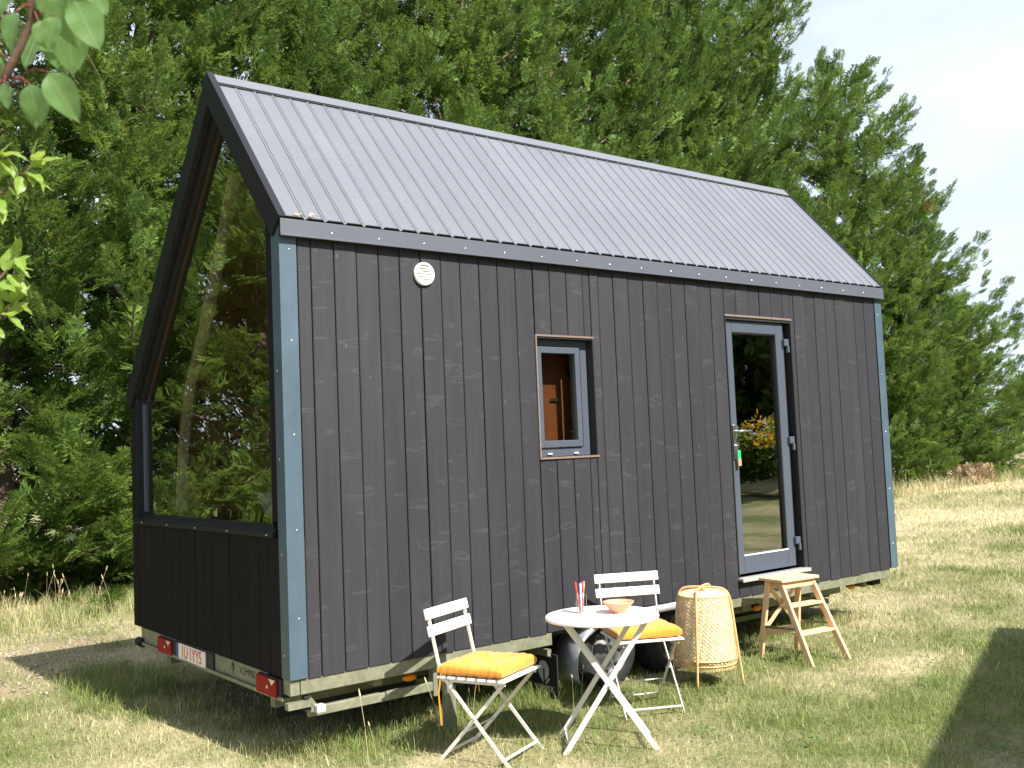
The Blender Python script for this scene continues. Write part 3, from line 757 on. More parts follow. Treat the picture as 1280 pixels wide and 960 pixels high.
cz = curtain([(1.06, 1.10, 2.85), (1.31, 1.38, 2.4), (1.60, 1.68, 1.95), (1.88, 1.95, 1.6), (2.02, 2.10, 1.2), (2.06, 2.18, .66)]).build('curtain', M_curtain, None); tag(cz, 'white curtain drawn aside behind the left part of the gable glass', 'curtain')

# dry leaf litter on the eave
lf = MB()
for k in range(7):
    a = random.uniform(0, 6); x0 = .10+random.uniform(-.05, .09); l_ = random.uniform(.015, .035)
    c0 = Vector(FP(x0, .012+random.uniform(0, .02), .022)); d_ = Vector((math.cos(a), .3*math.sin(a), .5*math.sin(a)))*l_; s_ = Vector((-math.sin(a), .4*math.cos(a), .3))*l_*.3
    lf.add([c0-d_, c0+s_, c0+d_, c0-s_], [(0,1,2,3)])
tag(lf.build('dry_leaves', simple('dead_leaf', (.50, .25, .10), .8), None), 'few dry brown leaves caught at the left end of the roof eave', 'dry leaves')
# key tag on the door lock
kt = empty('key_fob', (hx+.012, .004, 1.052), label='green and tan key tag hanging from the key in the door lock', cat='key tag')
MB().box(-.002, .002, -.016, .004, -.008, .012).build('key', M_steel, kt)
MB().box(-.013, .017, -.014, -.010, -.085, -.022).build('tag', simple('green_plastic', (.02, .42, .16), .4), kt, .002)
MB().box(-.011, .021, -.013, -.009, -.135, -.084).build('leather_tab', simple('tan_leather', (.50, .24, .12), .7), kt, .002)

# ------------------------------------------------------------------ garden furniture
def chair_obj(x, y, yaw, s, label):
    o = empty('folding_chair', (x, y, float(zg(x))-.008), yaw, label=label, cat='chair', group='white folding bistro chairs')
    o.scale = (s, s, s)
    up = (0, 1, 0)
    for sy in (-1, 1):
        yy = sy*.185
        # front foot -> rear of seat -> backrest top
        b = MB(); pts = [(.225, yy, 0), (-.155, yy, .435), (-.20, yy, .52), (-.262, yy, .80)]
        for a_, b_ in zip(pts[:-1], pts[1:]): b.bar(a_, b_, .020, .007, up)
        b.build('post', M_cream, o, .0015)
        yy2 = sy*.163
        MB().bar((-.225, yy2, 0), (.185, yy2, .432), .020, .007, up).build('leg', M_cream, o, .0015)
        MB().bar((-.19, sy*.175, .438), (.205, sy*.175, .438), .007, .022, (0, 0, 1)).build('seat_rail', M_cream, o, .0015)
        MB().tube([(.012, sy*.150, .247), (.012, sy*.198, .247)], .007, 8).build('pivot', M_steel, o)
    MB().bar((.185, -.185, .050), (.185, .185, .050), .018, .006).build('stretcher', M_cream, o)
    MB().bar((-.185, -.163, .045), (-.185, .163, .045), .018, .006).build('stretcher', M_cream, o)
    MB().bar((-.075, -.163, .16), (-.075, .163, .16), .012, .005).build('stretcher', M_cream, o)
    for k in range(7):
        xx = -.175+k*.062; MB().bar((xx, -.205, .455), (xx, .205, .455), .046, .012, bev=.003).build('seat_slat', M_white, o)
    for z, xx in ((.785, -.254), (.695, -.236)):
        MB().bar((xx, -.215, z), (xx, .215, z), .014, .058, (-.22, 0, 1), bev=.003).build('back_slat', M_white, o)
    return o
def cushion(x, y, yaw, s, label, seed):
    rr = random.Random(seed)
    bm = bmesh.new(); bmesh.ops.create_grid(bm, x_segments=36, y_segments=36, size=1)
    tufts = [(-.4, -.4), (.4, -.4), (-.4, .4), (.4, .4), (0, 0)]
    for v_ in bm.verts:
        u1, u2 = v_.co.x, v_.co.y; x_, y_ = math.sin(u1*math.pi/2), math.sin(u2*math.pi/2)
        e_ = max(abs(x_), abs(y_)); cc_ = max(0, math.cos(u1*math.pi/2))*max(0, math.cos(u2*math.pi/2))
        t_ = min(1, cc_*1.9)**.5
        h = .030*t_+.010*cc_
        for (a_, b_) in tufts: h -= .023*math.exp(-((x_-a_)**2+(y_-b_)**2)/.022)
        pl = (math.sin(y_*30+1.3*math.sin(x_*3)) if abs(x_) > abs(y_) else math.sin(x_*30+seed))
        h += pl*.0050*(e_**3)*t_+.0022*math.sin(x_*13+y_*5+seed)*math.sin(y_*11-x_*4)*t_+rr.uniform(-.0006, .0006)
        h += .010*max(0, (x_*y_))*t_
        v_.co = Vector((x_*.200*(1+.006*pl*e_**4), y_*.205*(1+.006*pl*e_**4), h+.022+.008*(abs(x_*y_))))
        if min(abs(abs(u1)-1), 9) < 1e-4 or abs(abs(u2)-1) < 1e-4: v_.co.z = .022
    top = bm.verts[:]
    geo = bmesh.ops.duplicate(bm, geom=bm.verts[:]+bm.edges[:]+bm.faces[:])
    for e in geo['geom']:
        if isinstance(e, bmesh.types.BMVert): e.co.z = .022-(e.co.z-.022)*.62 if e.co.z > .0221 else e.co.z
    bmesh.ops.remove_doubles(bm, verts=bm.verts, dist=.0006); bmesh.ops.recalc_face_normals(bm, faces=bm.faces)
    for fc in bm.faces: fc.smooth = True
    m_ = bpy.data.meshes.new('pad'); bm.to_mesh(m_); bm.free(); m_.materials.append(M_cush)
    o = empty('seat_cushion', (x, y, float(zg(x))+.458*s), yaw, label=label, cat='cushion', group='mustard tufted seat cushions'); o.scale = (s, s, s)
    pd = bpy.data.objects.new('pad', m_); put(pd, o); sm_ = pd.modifiers.new('s', 'SUBSURF'); sm_.levels = 1; sm_.render_levels = 1
    for (a_, b_) in tufts: MB().lathe([(.0001, .004), (.006, .003), (.008, 0)], 10, c=(a_*.2, b_*.205, .038)).build('button', M_cush, o)
    return o
ch1 = chair_obj(.855, -.483, -1.157, .930, 'white folding chair nearest the camera, at the left of the round table')
cu1 = cushion(.855, -.483, -1.157, .930, 'mustard seat cushion with hanging ties on the left folding chair', 1)
for sy in (-1, 1):
    MB().bar((-.175, sy*.20, .02), (-.192, sy*.207, -.10), .012, .003, (1, 0, 0)).bar((-.192, sy*.207, -.10), (-.182, sy*.203, -.265 if sy < 0 else -.18), .014, .003, (1, .2, 0)).build('tie', M_tie, cu1)
ch2 = chair_obj(1.998, -.432, -2.042, .930, 'white folding chair behind the round table, backrest towards the trailer wheel')
cu2 = cushion(1.998, -.432, -2.042, .930, 'plump mustard seat cushion on the chair behind the table', 4)

# table
tx, ty_, th_ = 1.390, -.772, -.631; tz = float(zg(tx))
tab = empty('bistro_table', (tx, ty_, tz-.006), th_, label='small round white folding metal table with crossed legs', cat='table')
H = .664; R_ = .296
tp = MB().lathe([(.0001, H), (R_-.012, H), (R_-.004, H-.002), (R_, H-.007), (R_, H-.017), (R_-.003, H-.020), (R_-.006, H-.018), (R_-.010, H-.006), (.0001, H-.006)], 72).build('tabletop', M_white, tab)
for sy in (-1, 1):
    MB().bar((-.235, sy*.155, 0), (.205, sy*.155, H-.018), .026, .008, (0, 1, 0)).build('leg', M_cream, tab, .002)
    MB().bar((.235, sy*.143, 0), (-.205, sy*.143, H-.018), .026, .008, (0, 1, 0)).build('leg', M_cream, tab, .002)
    MB().tube([(.0, sy*.135, .326), (.0, sy*.165, .326)], .007, 8).build('pivot', M_steel, tab)
for xx in (-.19, .19): MB().bar((xx*1.08, -.15, .05), (xx*1.08, .15, .05), .016, .006).build('stretcher', M_cream, tab)
MB().bar((-.2, -.17, H-.02), (-.2, .17, H-.02), .02, .012).bar((.2, -.17, H-.02), (.2, .17, H-.02), .02, .012).build('under_rail', M_cream, tab)
TZ = tz-.006+H
bowl = MB().lathe([(.0001, .004), (.030, .003), (.034, 0), (.037, .006), (.052, .022), (.070, .043), (.078, .050), (.080, .052), (.082, .058), (.078, .058), (.066, .046), (.046, .020), (.030, .010), (.0001, .009)], 48).build('bowl', M_terra, None)
bowl.location = (1.477, -.809, TZ); tag(bowl, 'empty salmon pink bowl on the round white table', 'bowl')
gx_, gy_ = 1.337, -.674
M_gl = glass_mat('drinking_glass', (.93, .94, .94), 1.5)
gls = MB().lathe([(.0001, .0), (.023, 0), (.026, .004), (.033, .102), (.034, .104), (.0315, .104), (.024, .010), (.0001, .009)], 32).build('drinking_glass', M_gl, None)
gls.location = (gx_, gy_, TZ); tag(gls, 'clear drinking glass full of felt pens on the table', 'glass')
pens = [('red', (.75, .06, .03), -.020, .008), ('white', (.8, .8, .8), -.010, -.012), ('blue', (.03, .12, .42), .0, .006), ('pink', (.85, .06, .22), .006, -.010), ('magenta', (.75, .04, .30), .012, .010), ('green', (.25, .55, .12), .016, -.004), ('orange', (.85, .22, .05), .023, .002)]
for i, (nm, c_, px_, py_) in enumerate(pens):
    o = empty('felt_pen', (gx_+px_*.35, gy_+py_*.35, TZ+.010), label=f'{nm} felt pen standing in the drinking glass', cat='pen', group='felt pens in the glass')
    d = Vector((px_*.9, py_*.9, .155-.006*(i % 3)))
    m_ = simple('pen_'+nm, c_, .35)
    MB().tube([(0, 0, 0), d*.66], .0042, 8).build('barrel', m_ if nm != 'white' else M_white, o)
    MB().tube([d*.66, d*.97, d], [.0050, .0048, .003], 8).build('cap', m_, o)

# bamboo lantern
lx, ly = 2.659, -.338; lz = float(zg(lx))
lan = empty('bamboo_lantern', (lx, ly, lz), 0, label='tall woven bamboo lantern with looped cane legs beside the step stool', cat='lantern')
ry = -2.694; rf_ = .226; HT = .612
for k in (0, 1):
    a = ry+k*math.pi/2; c_, s_ = math.cos(a), math.sin(a); pts = []
    prof = [(rf_, 0), (rf_*.95, .12), (.190, .36), (.176, .50), (.168, .55), (.150, .590), (.118, .607), (.06, HT), (0, HT-.002*k)]
    full = prof+[(-r_, z_) for r_, z_ in prof[::-1][1:]]
    # smooth by subdividing
    fine = []
    for i in range(len(full)-1):
        for t_ in (0, .5): fine.append((full[i][0]*(1-t_)+full[i+1][0]*t_, full[i][1]*(1-t_)+full[i+1][1]*t_))
    fine.append(full[-1])
    for _ in range(1): fine = [fine[0]]+[((fine[i-1][0]+2*fine[i][0]+fine[i+1][0])/4, (fine[i-1][1]+2*fine[i][1]+fine[i+1][1])/4) for i in range(1, len(fine)-1)]+[fine[-1]]
    MB().tube([(r_*c_, r_*s_, z_-.008*k) for r_, z_ in fine], .0085 if k else .0085, 8, flat=.7).build('leg_hoop', M_bamboo, lan)
def rad(z):   # shade radius at height z
    t_ = (z-.13)/(.575-.13)
    return np.interp(t_, [0, .06, .3, .6, .85, .95, 1.0], [.176, .190, .187, .178, .166, .158, .135])
def strip(mb, a0, a1, z0, z1, ph, n, w_, mi):
    v = []; f = []
    for i in range(n+1):
        t_ = i/n; z_ = z0+(z1-z0)*t_; a = a0+(a1-a0)*t_; r_ = float(rad(z_))+.0016*math.sin(ph+i*math.pi/1.5)
        da = w_/r_/2; v += [(r_*math.cos(a-da), r_*math.sin(a-da), z_), (r_*math.cos(a+da), r_*math.sin(a+da), z_)]
    for i in range(n): f.append((2*i, 2*i+1, 2*i+3, 2*i+2))
    mb.add(v, f, False, mi)
wv = MB(); N = 46
for k in range(N):
    a = 2*math.pi*k/N
    strip(wv, a, a+2.3, .135, .575, k*2.1, 40, .0085, 0); strip(wv, a, a-2.3, .135, .575, k*2.1+math.pi, 40, .0085, 1)
wo = tag(wv.build('woven_shade', [M_weave, M_weave2], lan), kind='stuff'); 
md = wo.modifiers.new('solid', 'SOLIDIFY'); md.thickness = .0012
MB().lathe([(float(rad(z))-.006, z) for z in np.linspace(.14, .57, 16)], 40).build('liner', M_liner, lan)
for z_, e_ in ((.172, .0035), (.140, .002), (.555, .001)):
    MB().tube([((float(rad(z_))+e_)*math.cos(a), (float(rad(z_))+e_)*math.sin(a), z_) for a in np.linspace(0, 2*math.pi, 49)], .005, 6, cap=False).build('hoop', M_bamboo, lan)
MB().lathe([(.0001, .578), (.06, .580), (.120, .577), (.158, .562)], 40).build('shade_top', M_weave2, lan)
wb = MB()
for k in range(60):
    a = 2*math.pi*k/60; wb.bar((.185*math.cos(a), .185*math.sin(a), .168), (.176*math.cos(a+.12), .176*math.sin(a+.12), .112), .010, .0015, (math.cos(a), math.sin(a), 0))
tag(wb.build('skirt', M_weave, lan), kind='stuff')
MB().tube([(0, 0, HT-.03), (0, 0, HT+.004)], .010, 10).build('knob', M_bamboo, lan)

# step stool
sx_, sy_ = 3.62, -.335; szz = float(zg(sx_))
st_ = empty('step_stool', (sx_, sy_, szz-.004), -1.675, label='bare pine step stool with two treads standing below the door', cat='step stool')
q = dict(xr=-.203, xf=.253, wb=.180, wt=.162, H=.553, tr=-.168, tf=.026)
Hs = q['H']
for s in (-1, 1):
    MB().bar((q['xr'], s*q['wb'], 0), (-.125, s*(q['wt']-.012), Hs-.02), .022, .042, (1, 0, .2), bev=.003).build('rear_leg', M_pine, st_)
    MB().bar((q['xf'], s*q['wb'], 0), (-.015, s*(q['wt']-.012), Hs-.02), .022, .046, (1, 0, .4), bev=.003).build('front_leg', M_pine, st_)
    MB().bar((-.145, s*(q['wt']-.035), Hs-.045), (.0, s*(q['wt']-.035), Hs-.045), .018, .045, (0, 0, 1)).build('side_rail', M_pine, st_)
MB().box(q['tr']-.012, q['tf']+.012, -q['wt']-.022, q['wt']+.022, Hs-.020, Hs).build('seat_board', M_pine, st_, .004)
MB().box(-.005, .015, -q['wt']+.02, q['wt']-.02, Hs-.065, Hs-.021).build('apron', M_pine, st_)
def fx(z): return q['xf']+(-.015-q['xf'])*z/(Hs-.02)
for z in (.200, .375):
    wz = q['wb']+(q['wt']-q['wb'])*z/Hs
    MB().bar((fx(z)-.025, -wz+.006, z), (fx(z)-.025, wz-.006, z), .085, .018, bev=.003).build('tread', M_pine, st_)
def rx(z): return q['xr']+(-.125-q['xr'])*z/(Hs-.02)
MB().bar((rx(.18), -.168, .17), (rx(.18), .168, .17), .018, .045, (0, 0, 1)).build('rear_stretcher', M_pine, st_)
MB().bar((rx(.2)+.012, -.160, .20), (rx(.5)+.012, .145, .505), .010, .026, (0, 1, 0)).build('brace', M_pine, st_)
MB().bar((rx(.2)-.004, .160, .20), (rx(.5)-.004, -.145, .505), .010, .026, (0, 1, 0)).build('brace', M_pine, st_)
MB().bar((rx(.21), -.172, .215), (fx(.235), -.184, .235), .003, .016, (0, 0, 1)).build('stay', M_steel, st_)
MB().bar((rx(.21), .172, .215), (fx(.235), .184, .235), .003, .016, (0, 0, 1)).build('stay', M_steel, st_)

exec_veg = True
# ------------------------------------------------------------------ vegetation
def leaf_mat(name, c, c2, dead=None, transl=.35, rough=.6, scale=.6, spec=.3):
    m = bpy.data.materials.new(name); m.use_nodes = True; t = m.node_tree; p = t.nodes['Principled BSDF']; o = t.nodes['Material Output']
    at = t.nodes.new('ShaderNodeAttribute'); at.attribute_name = 'rnd'
    n = noise(t, scale, 3, .6)
    r = ramp(t, n.outputs['Fac'], [(.3, c), (.7, c2)])
    r2 = ramp(t, at.outputs['Fac'], [(0, (.55, .62, .55)), (.5, (1, 1, 1)), (.93, (1.45, 1.35, 1.1)), (1, (1.7, 1.5, 1.1))])
    a = t.nodes.new('ShaderNodeMixRGB'); a.blend_type = 'MULTIPLY'; a.inputs['Fac'].default_value = 1
    L(t, r.outputs['Color'], a.inputs['Color1']); L(t, r2.outputs['Color'], a.inputs['Color2']); src = a.outputs['Color']
    L(t, src, p.inputs['Base Color']); p.inputs['Roughness'].default_value = rough; p.inputs['Specular IOR Level'].default_value = spec
    tl = t.nodes.new('ShaderNodeBsdfTranslucent'); mx = t.nodes.new('ShaderNodeMixShader'); mx.inputs[0].default_value = transl
    hs = t.nodes.new('ShaderNodeHueSaturation'); hs.inputs['Hue'].default_value = .485; hs.inputs['Value'].default_value = 1.3; L(t, src, hs.inputs['Color']); L(t, hs.outputs[0], tl.inputs['Color'])
    L(t, p.outputs[0], mx.inputs[1]); L(t, tl.outputs[0], mx.inputs[2]); L(t, mx.outputs[0], o.inputs['Surface']); return m
M_cyp = leaf_mat('cypress_foliage', (.098, .176, .038), (.146, .230, .056), transl=.42)
M_dead = leaf_mat('dead_cypress_foliage', (.30, .12, .05), (.42, .20, .08), transl=.2)
M_heap = leaf_mat('dry_brush', (.30, .23, .14), (.40, .31, .20), transl=.2)
M_bark = simple('cypress_bark', (.16, .11, .08), .9, scale=14, sc3=(1, 1, .15), bmp=.6, var=.4)

def spray_template(seed, pairs=6):
    r = np.random.default_rng(seed); V_ = []; F_ = []
    def diamond(base, d, n, l, w_):
        s = np.cross(d, n); s /= np.linalg.norm(s); i = len(V_)
        V_.extend([base, base+d*l*.5+s*w_*.5, base+d*l-n*l*.06, base+d*l*.5-s*w_*.5]); F_.append((i, i+1, i+2, i+3))
    n0 = np.array([0, 0, 1.])
    def rot(d, a): return np.array([d[0]*math.cos(a)-d[1]*math.sin(a), d[0]*math.sin(a)+d[1]*math.cos(a), d[2]])
    for k in range(pairs):
        t = .05+.80*k/(pairs-1); base = np.array([t, 0, .10*t-.14*t*t])
        l = .42*(1-t)**.8*(.45+.55*min(1, t*4))+.15
        for s in (-1, 1):
            a = s*math.radians(34+r.uniform(-8, 8)); d = np.array([math.cos(a), math.sin(a), r.uniform(-.20, .30)]); d /= np.linalg.norm(d)
            l_ = l*r.uniform(.8, 1.2); nn = n0+np.array([r.uniform(-.3, .3), s*.5*r.uniform(-.4, 1.4), 0])
            diamond(base, d, nn, l_, .070)
            for q_, sd in ((.28, 1), (.45, -1), (.62, 1)):
                d2 = rot(d, sd*s*math.radians(33+r.uniform(-8, 8))); diamond(base+d*l_*q_, d2, nn+r.normal(size=3)*.25, l_*(.62-.35*q_)+.03, .066)
    diamond(np.array([.0, 0, 0]), np.array([1., 0, -.04]), n0, 1.04, .05)
    return np.array(V_), np.array(F_)
TEMPL = [spray_template(s) for s in (1, 2, 3)]
def place_sprays(pos, dirs, nrm, size):
    """instances a feathery spray at each pos; returns verts, quads, per-vertex random"""
    vs = []; fs = []; rs = []; off = 0
    which = rng.integers(0, len(TEMPL), len(pos))
    d = dirs/np.linalg.norm(dirs, axis=1, keepdims=True)
    s = np.cross(nrm, d); s /= np.linalg.norm(s, axis=1, keepdims=True)+1e-9; n = np.cross(d, s)
    for k, (tv, tf) in enumerate(TEMPL):
        m = which == k; c = m.sum()
        if not c: continue
        P_ = pos[m][:, None]+size[m][:, None, None]*(tv[None, :, :1]*d[m][:, None]+tv[None, :, 1:2]*s[m][:, None]+tv[None, :, 2:3]*n[m][:, None])
        vs.append(P_.reshape(-1, 3)); nt_ = len(tv)
        fs.append((tf[None]+(np.arange(c)*nt_)[:, None, None]+off).reshape(-1)); off += c*nt_
        rs.append(np.repeat(rng.random(c)*.75, nt_)+rng.random(c*nt_)*.25)
    return np.concatenate(vs), np.concatenate(fs), np.concatenate(rs)
def foliage_mesh(name, v, f, r, mat):
    me_ = npmesh(name, v, f, np.full(len(f)//4, 4), mat)
    at = me_.attributes.new('rnd', 'FLOAT', 'POINT'); at.data.foreach_set('value', r.astype(np.float32)); return me_
def cypress(seed, H_, R_fn, n_limb, per, zmin=.12, lift=(12, 55), flat=.5):
    r = np.random.default_rng(seed); PP = []; DD = []; SS = []; dead = []
    limbs = MB(); 
    for i in range(n_limb):
        hz = zmin+(H_*.97-zmin)*((i+.5)/n_limb)**1.12+r.normal()*.05
        az_ = i*2.39996+r.normal()*.3; Rr = R_fn(hz/H_)*r.uniform(.62, 1.18)
        ang0 = math.radians(lift[0]+r.uniform(-12, 12)+25*hz/H_); ang1 = math.radians(lift[1]+r.uniform(-14, 12)*(1))
        n = 9; p_ = np.array([0, 0, hz-.35*Rr]); pts = [p_]; L_ = Rr/math.cos((ang0+ang1)/2)/1.02
        az2 = az_
        for k in range(n):
            t = (k+.5)/n; a_ = ang0+(ang1-ang0)*t**1.6; az2 += r.normal()*.05
            p_ = p_+L_/n*np.array([math.cos(az2)*math.cos(a_), math.sin(az2)*math.cos(a_), math.sin(a_)]); pts.append(p_)
        pts = np.array(pts)
        if Rr > .9: limbs.tube([tuple(q_) for q_ in pts[::2]], list(np.linspace(.028, .006, len(pts[::2]))), 5, cap=False)
        m = int(per*max(.45, Rr/1.8))
        # plumes fan out from each limb: flame-shaped, sprays swept along the plume
        npl = 3 if Rr > 1.0 else 2
        for j in range(npl):
            t0 = .40+.60*(j+r.uniform(0, 1))/npl if j < npl-1 else 1.0
            i0 = min(n-1, int(t0*n*.999)); base = pts[i0]; dr = pts[min(i0+1, n)]-pts[max(i0-1, 0)]; dr /= np.linalg.norm(dr)
            side = np.cross(dr, [0, 0, 1.]); side /= np.linalg.norm(side)+1e-9
            sg = (0 if j == npl-1 else (-1) ** j)*r.uniform(.45, .9)
            pd = dr+side*sg+np.array([0, 0, r.uniform(-.10, .20)]); pd /= np.linalg.norm(pd)
            pl = r.uniform(.85, 1.6)*min(1, .5+.3*Rr)
            c = max(3, m//npl); t = r.random(c)**.75
            wdt = .30*(1-t)**.8*np.minimum(1, .35+t*3)+.015
            rnd = r.normal(size=(c, 3))*[1, 1, flat]; rnd -= (rnd@pd)[:, None]*pd; rnd /= np.linalg.norm(rnd, axis=1, keepdims=True); rnd = rnd*[1, 1, .35+flat]
            pos = base+pd*(t*pl*.75-.15)[:, None]+rnd*(r.random(c)**.5*wdt)[:, None]
            d_ = pd+rnd*(.50+.25*r.random((c, 1)))*(1.1-t[:, None])+np.array([0, 0, .12])+r.normal(size=(c, 3))*.08
            PP.append(pos); DD.append(d_); SS.append(r.uniform(.22, .42, c)*(.75+.3*(1-t)))
        # inner sparse sprays
        c = m//3; t = r.uniform(.1, .7, c); pi_ = np.array([pts[int(a*n)] for a in t]); PP.append(pi_+r.normal(size=(c, 3))*.10); DD.append(r.normal(size=(c, 3))*.5+(pts[-1]-pts[0])/L_+[0, 0, .3]); SS.append(r.uniform(.35, .6, c))
        if r.random() < .012: dead.append((pts[int(n*.75)], pts[-1]-pts[-3]))
    pos = np.concatenate(PP); d_ = np.concatenate(DD); s_ = np.concatenate(SS)
    nrm = np.array([0, -.15, 1.])+r.normal(size=(len(pos), 3))*.36
    v, f, q = place_sprays(pos, d_, nrm, s_)
    cm = foliage_mesh('crown', v, f, q, M_cyp)
    trunk = MB(); trunk.tube([(0, 0, -.1), (.02, 0, .4), (-.02, .02, H_*.35), (.02, 0, H_*.7), (0, 0, H_*.95)], [.17, .14, .10, .055, .012], 10)
    tm = trunk.mesh('trunk', M_bark); lm = limbs.mesh('limbs', M_bark)
    dp = []; dd_ = []
    for (a_, b_) in dead:
        c = 26; dp.append(a_+b_*r.uniform(0, 1.2, (c, 1))+r.normal(size=(c, 3))*.09); dd_.append(np.tile(b_, (c, 1))/np.linalg.norm(b_)+r.normal(size=(c, 3))*.6)
    dm = None
    if dp:
        dp = np.concatenate(dp); dd_ = np.concatenate(dd_); v, f, q = place_sprays(dp, dd_, np.array([0, 0, 1.])+r.normal(size=(len(dp), 3))*.5, r.uniform(.15, .26, len(dp))); dm = foliage_mesh('dead_sprays', v, f, q, M_dead)
    return tm, lm, cm, dm
def col_R(t): return float(np.interp(t, [0, .08, .3, .6, .85, 1], [2.3, 2.5, 2.3, 1.9, 1.2, .3]))
def end_R(t): return float(np.interp(t, [0, .08, .25, .5, .8, 1], [2.6, 3.3, 3.1, 2.2, 1.1, .25]))
KINDS = [cypress(101, 10.5, col_R, 110, 48, lift=(-12, 26), flat=.28), cypress(202, 10.5, col_R, 122, 44, lift=(8, 50), flat=.4), cypress(303, 10.5, end_R, 118, 40, lift=(8, 50), flat=.4)]
def add_tree(kind, x, y, s, sz, rz, label):
    o = empty('cypress_tree', (x, y, float(zg(x))-.05), rz, label=label, cat='tree', group='cypress trees in the hedge row behind the tiny house')
    o.scale = (s, s, sz)
    tm, lm, cm, dm = KINDS[kind]
    put(bpy.data.objects.new('trunk', tm), o); put(bpy.data.objects.new('limbs', lm), o); put(bpy.data.objects.new('crown', cm), o)
    if dm: put(bpy.data.objects.new('dead_sprays', dm), o)
    return o

ORD = ['first', 'second', 'third', 'fourth', 'fifth', 'sixth', 'seventh', 'eighth', 'ninth', 'tenth', 'eleventh', 'twelfth']
hedge = []; hx_ = -9.5
while hx_ < 17.6:
    hedge.append((hx_, 9.3+random.uniform(-.35, .35))); hx_ += random.uniform(1.75, 2.15)
n_out = n_left = n_roof = 0
for k, (x, y) in enumerate(hedge):
    yaw_rel = math.atan2(y-CAM.y, x-CAM.x)-.9112; px = 640-1244*math.tan(yaw_rel)
    if px < -60: lb = f'{ORD[n_out]} cypress left of the frame, mirrored in the gable glass'; n_out += 1
    elif px < 240: lb = f'{ORD[n_left]} cypress from the left edge, standing left of the gable'; n_left += 1
    elif px < 1020: lb = f'{ORD[n_roof]} cypress from the left rising behind the grey roof'; n_roof += 1
    else: lb = f'tall cypress behind the far end wall, {ORD[max(0, k-len(hedge)+4)]} before the broad last one'
    add_tree(0 if x < 3.5 and k % 3 else 1, x, y, random.uniform(.95, 1.08), random.uniform(1.0, 1.12)*(1+.16*min(1, max(0, (x-6)/6))), random.uniform(0, 6.28), lb)
add_tree(1, 19.2, 9.2, 1.0, .98, 2.2, 'cypress standing left of the broad last one at the hedge end')
add_tree(2, 21.3, 8.9, .86, .76, .6, 'broad cypress ending the hedge row right of the house')
add_tree(2, 23.5, 9.0, .64, .46, 2.1, 'short young cypress at the right end of the hedge row')

# ---- broadleaf trees and shrubs across the meadow (seen in the door glass and at the horizon)
M_leafd = leaf_mat('oak_foliage', (.09, .15, .035), (.12, .20, .045), transl=.65)
M_yel = leaf_mat('broom_flowers', (.62, .42, .03), (.70, .52, .05), transl=.3)
def leafblob(seed, H_, R_, nclump, per, size, z0=.25):
    r = np.random.default_rng(seed); P_ = []
    for i in range(nclump):
        u = r.normal(size=3); u /= np.linalg.norm(u); rr_ = r.random()**.4
        c = np.array([u[0]*R_*rr_, u[1]*R_*rr_, H_*(z0+(1-z0)*(.5+.5*u[2]*rr_))]); rad_ = r.uniform(.16, .30)*R_
        g = r.normal(size=(per, 3)); g /= np.linalg.norm(g, axis=1, keepdims=True); P_.append(c+g*rad_*r.random((per, 1))**.4*[1, 1, .7])
    p_ = np.concatenate(P_); n = len(p_); d = r.normal(size=(n, 3)); d[:, 2] -= .2; d /= np.linalg.norm(d, axis=1, keepdims=True)
    q_ = np.cross(d, r.normal(size=(n, 3))); q_ /= np.linalg.norm(q_, axis=1, keepdims=True); sz = r.uniform(.7, 1.3, (n, 1))*size
    v = np.stack([p_-d*sz, p_+q_*sz*.5, p_+d*sz, p_-q_*sz*.5], 1).reshape(-1, 3)
    return v, np.arange(n*4), np.repeat(r.random(n), 4)
oak = foliage_mesh('crown', *leafblob(5, 6.0, 2.9, 150, 120, .13, .08), M_leafd)
oakt = MB().tube([(0, 0, -.1), (.05, 0, 1.2), (0, .1, 2.6), (.1, 0, 4.6)], [.22, .17, .12, .03], 10).tube([(.04, 0, 1.3), (.9, .3, 2.6), (1.5, .4, 3.6)], [.10, .06, .02], 7).tube([(.0, 0, 1.6), (-.8, -.4, 2.8), (-1.3, -.7, 4.0)], [.09, .05, .02], 7).mesh('trunk', M_bark)
bush = foliage_mesh('crown', *leafblob(6, 1.5, 1.0, 46, 90, .06, .05), M_leafd)
blo = foliage_mesh('flowers', *leafblob(8, 1.6, 1.05, 40, 34, .04, .35), M_yel)
busht = MB().tube([(0, 0, -.05), (.1, .05, .5), (.25, .1, 1.0)], [.04, .03, .01], 6).tube([(0, 0, 0), (-.2, .1, .5), (-.4, .1, .9)], [.03, .02, .01], 6).mesh('stem', M_bark)
def broad(x, y, s, rz, label, group):
    o = empty('oak_tree', (x, y, float(zg(x))), rz, label=label, cat='tree', group=group); o.scale = (s, s, s)
    put(bpy.data.objects.new('trunk', oakt), o); put(bpy.data.objects.new('crown', oak), o)
dirn = Vector((.787, -.617, 0)); side_ = Vector((.617, .787, 0)); o0 = Vector((3.8, 0, 0))
for k, (t_, s_, sc_) in enumerate(((25, -7.5, 1.5), (26, -2.5, 1.6), (24.5, 2.8, 1.4), (27, 8, 1.65), (30, 14, 1.7))):
    p_ = o0+dirn*t_+side_*s_; broad(p_.x, p_.y, sc_, k*1.3, f'{ORD[k]} dark leafy tree across the meadow, mirrored in the door glass', 'leafy trees across the meadow')
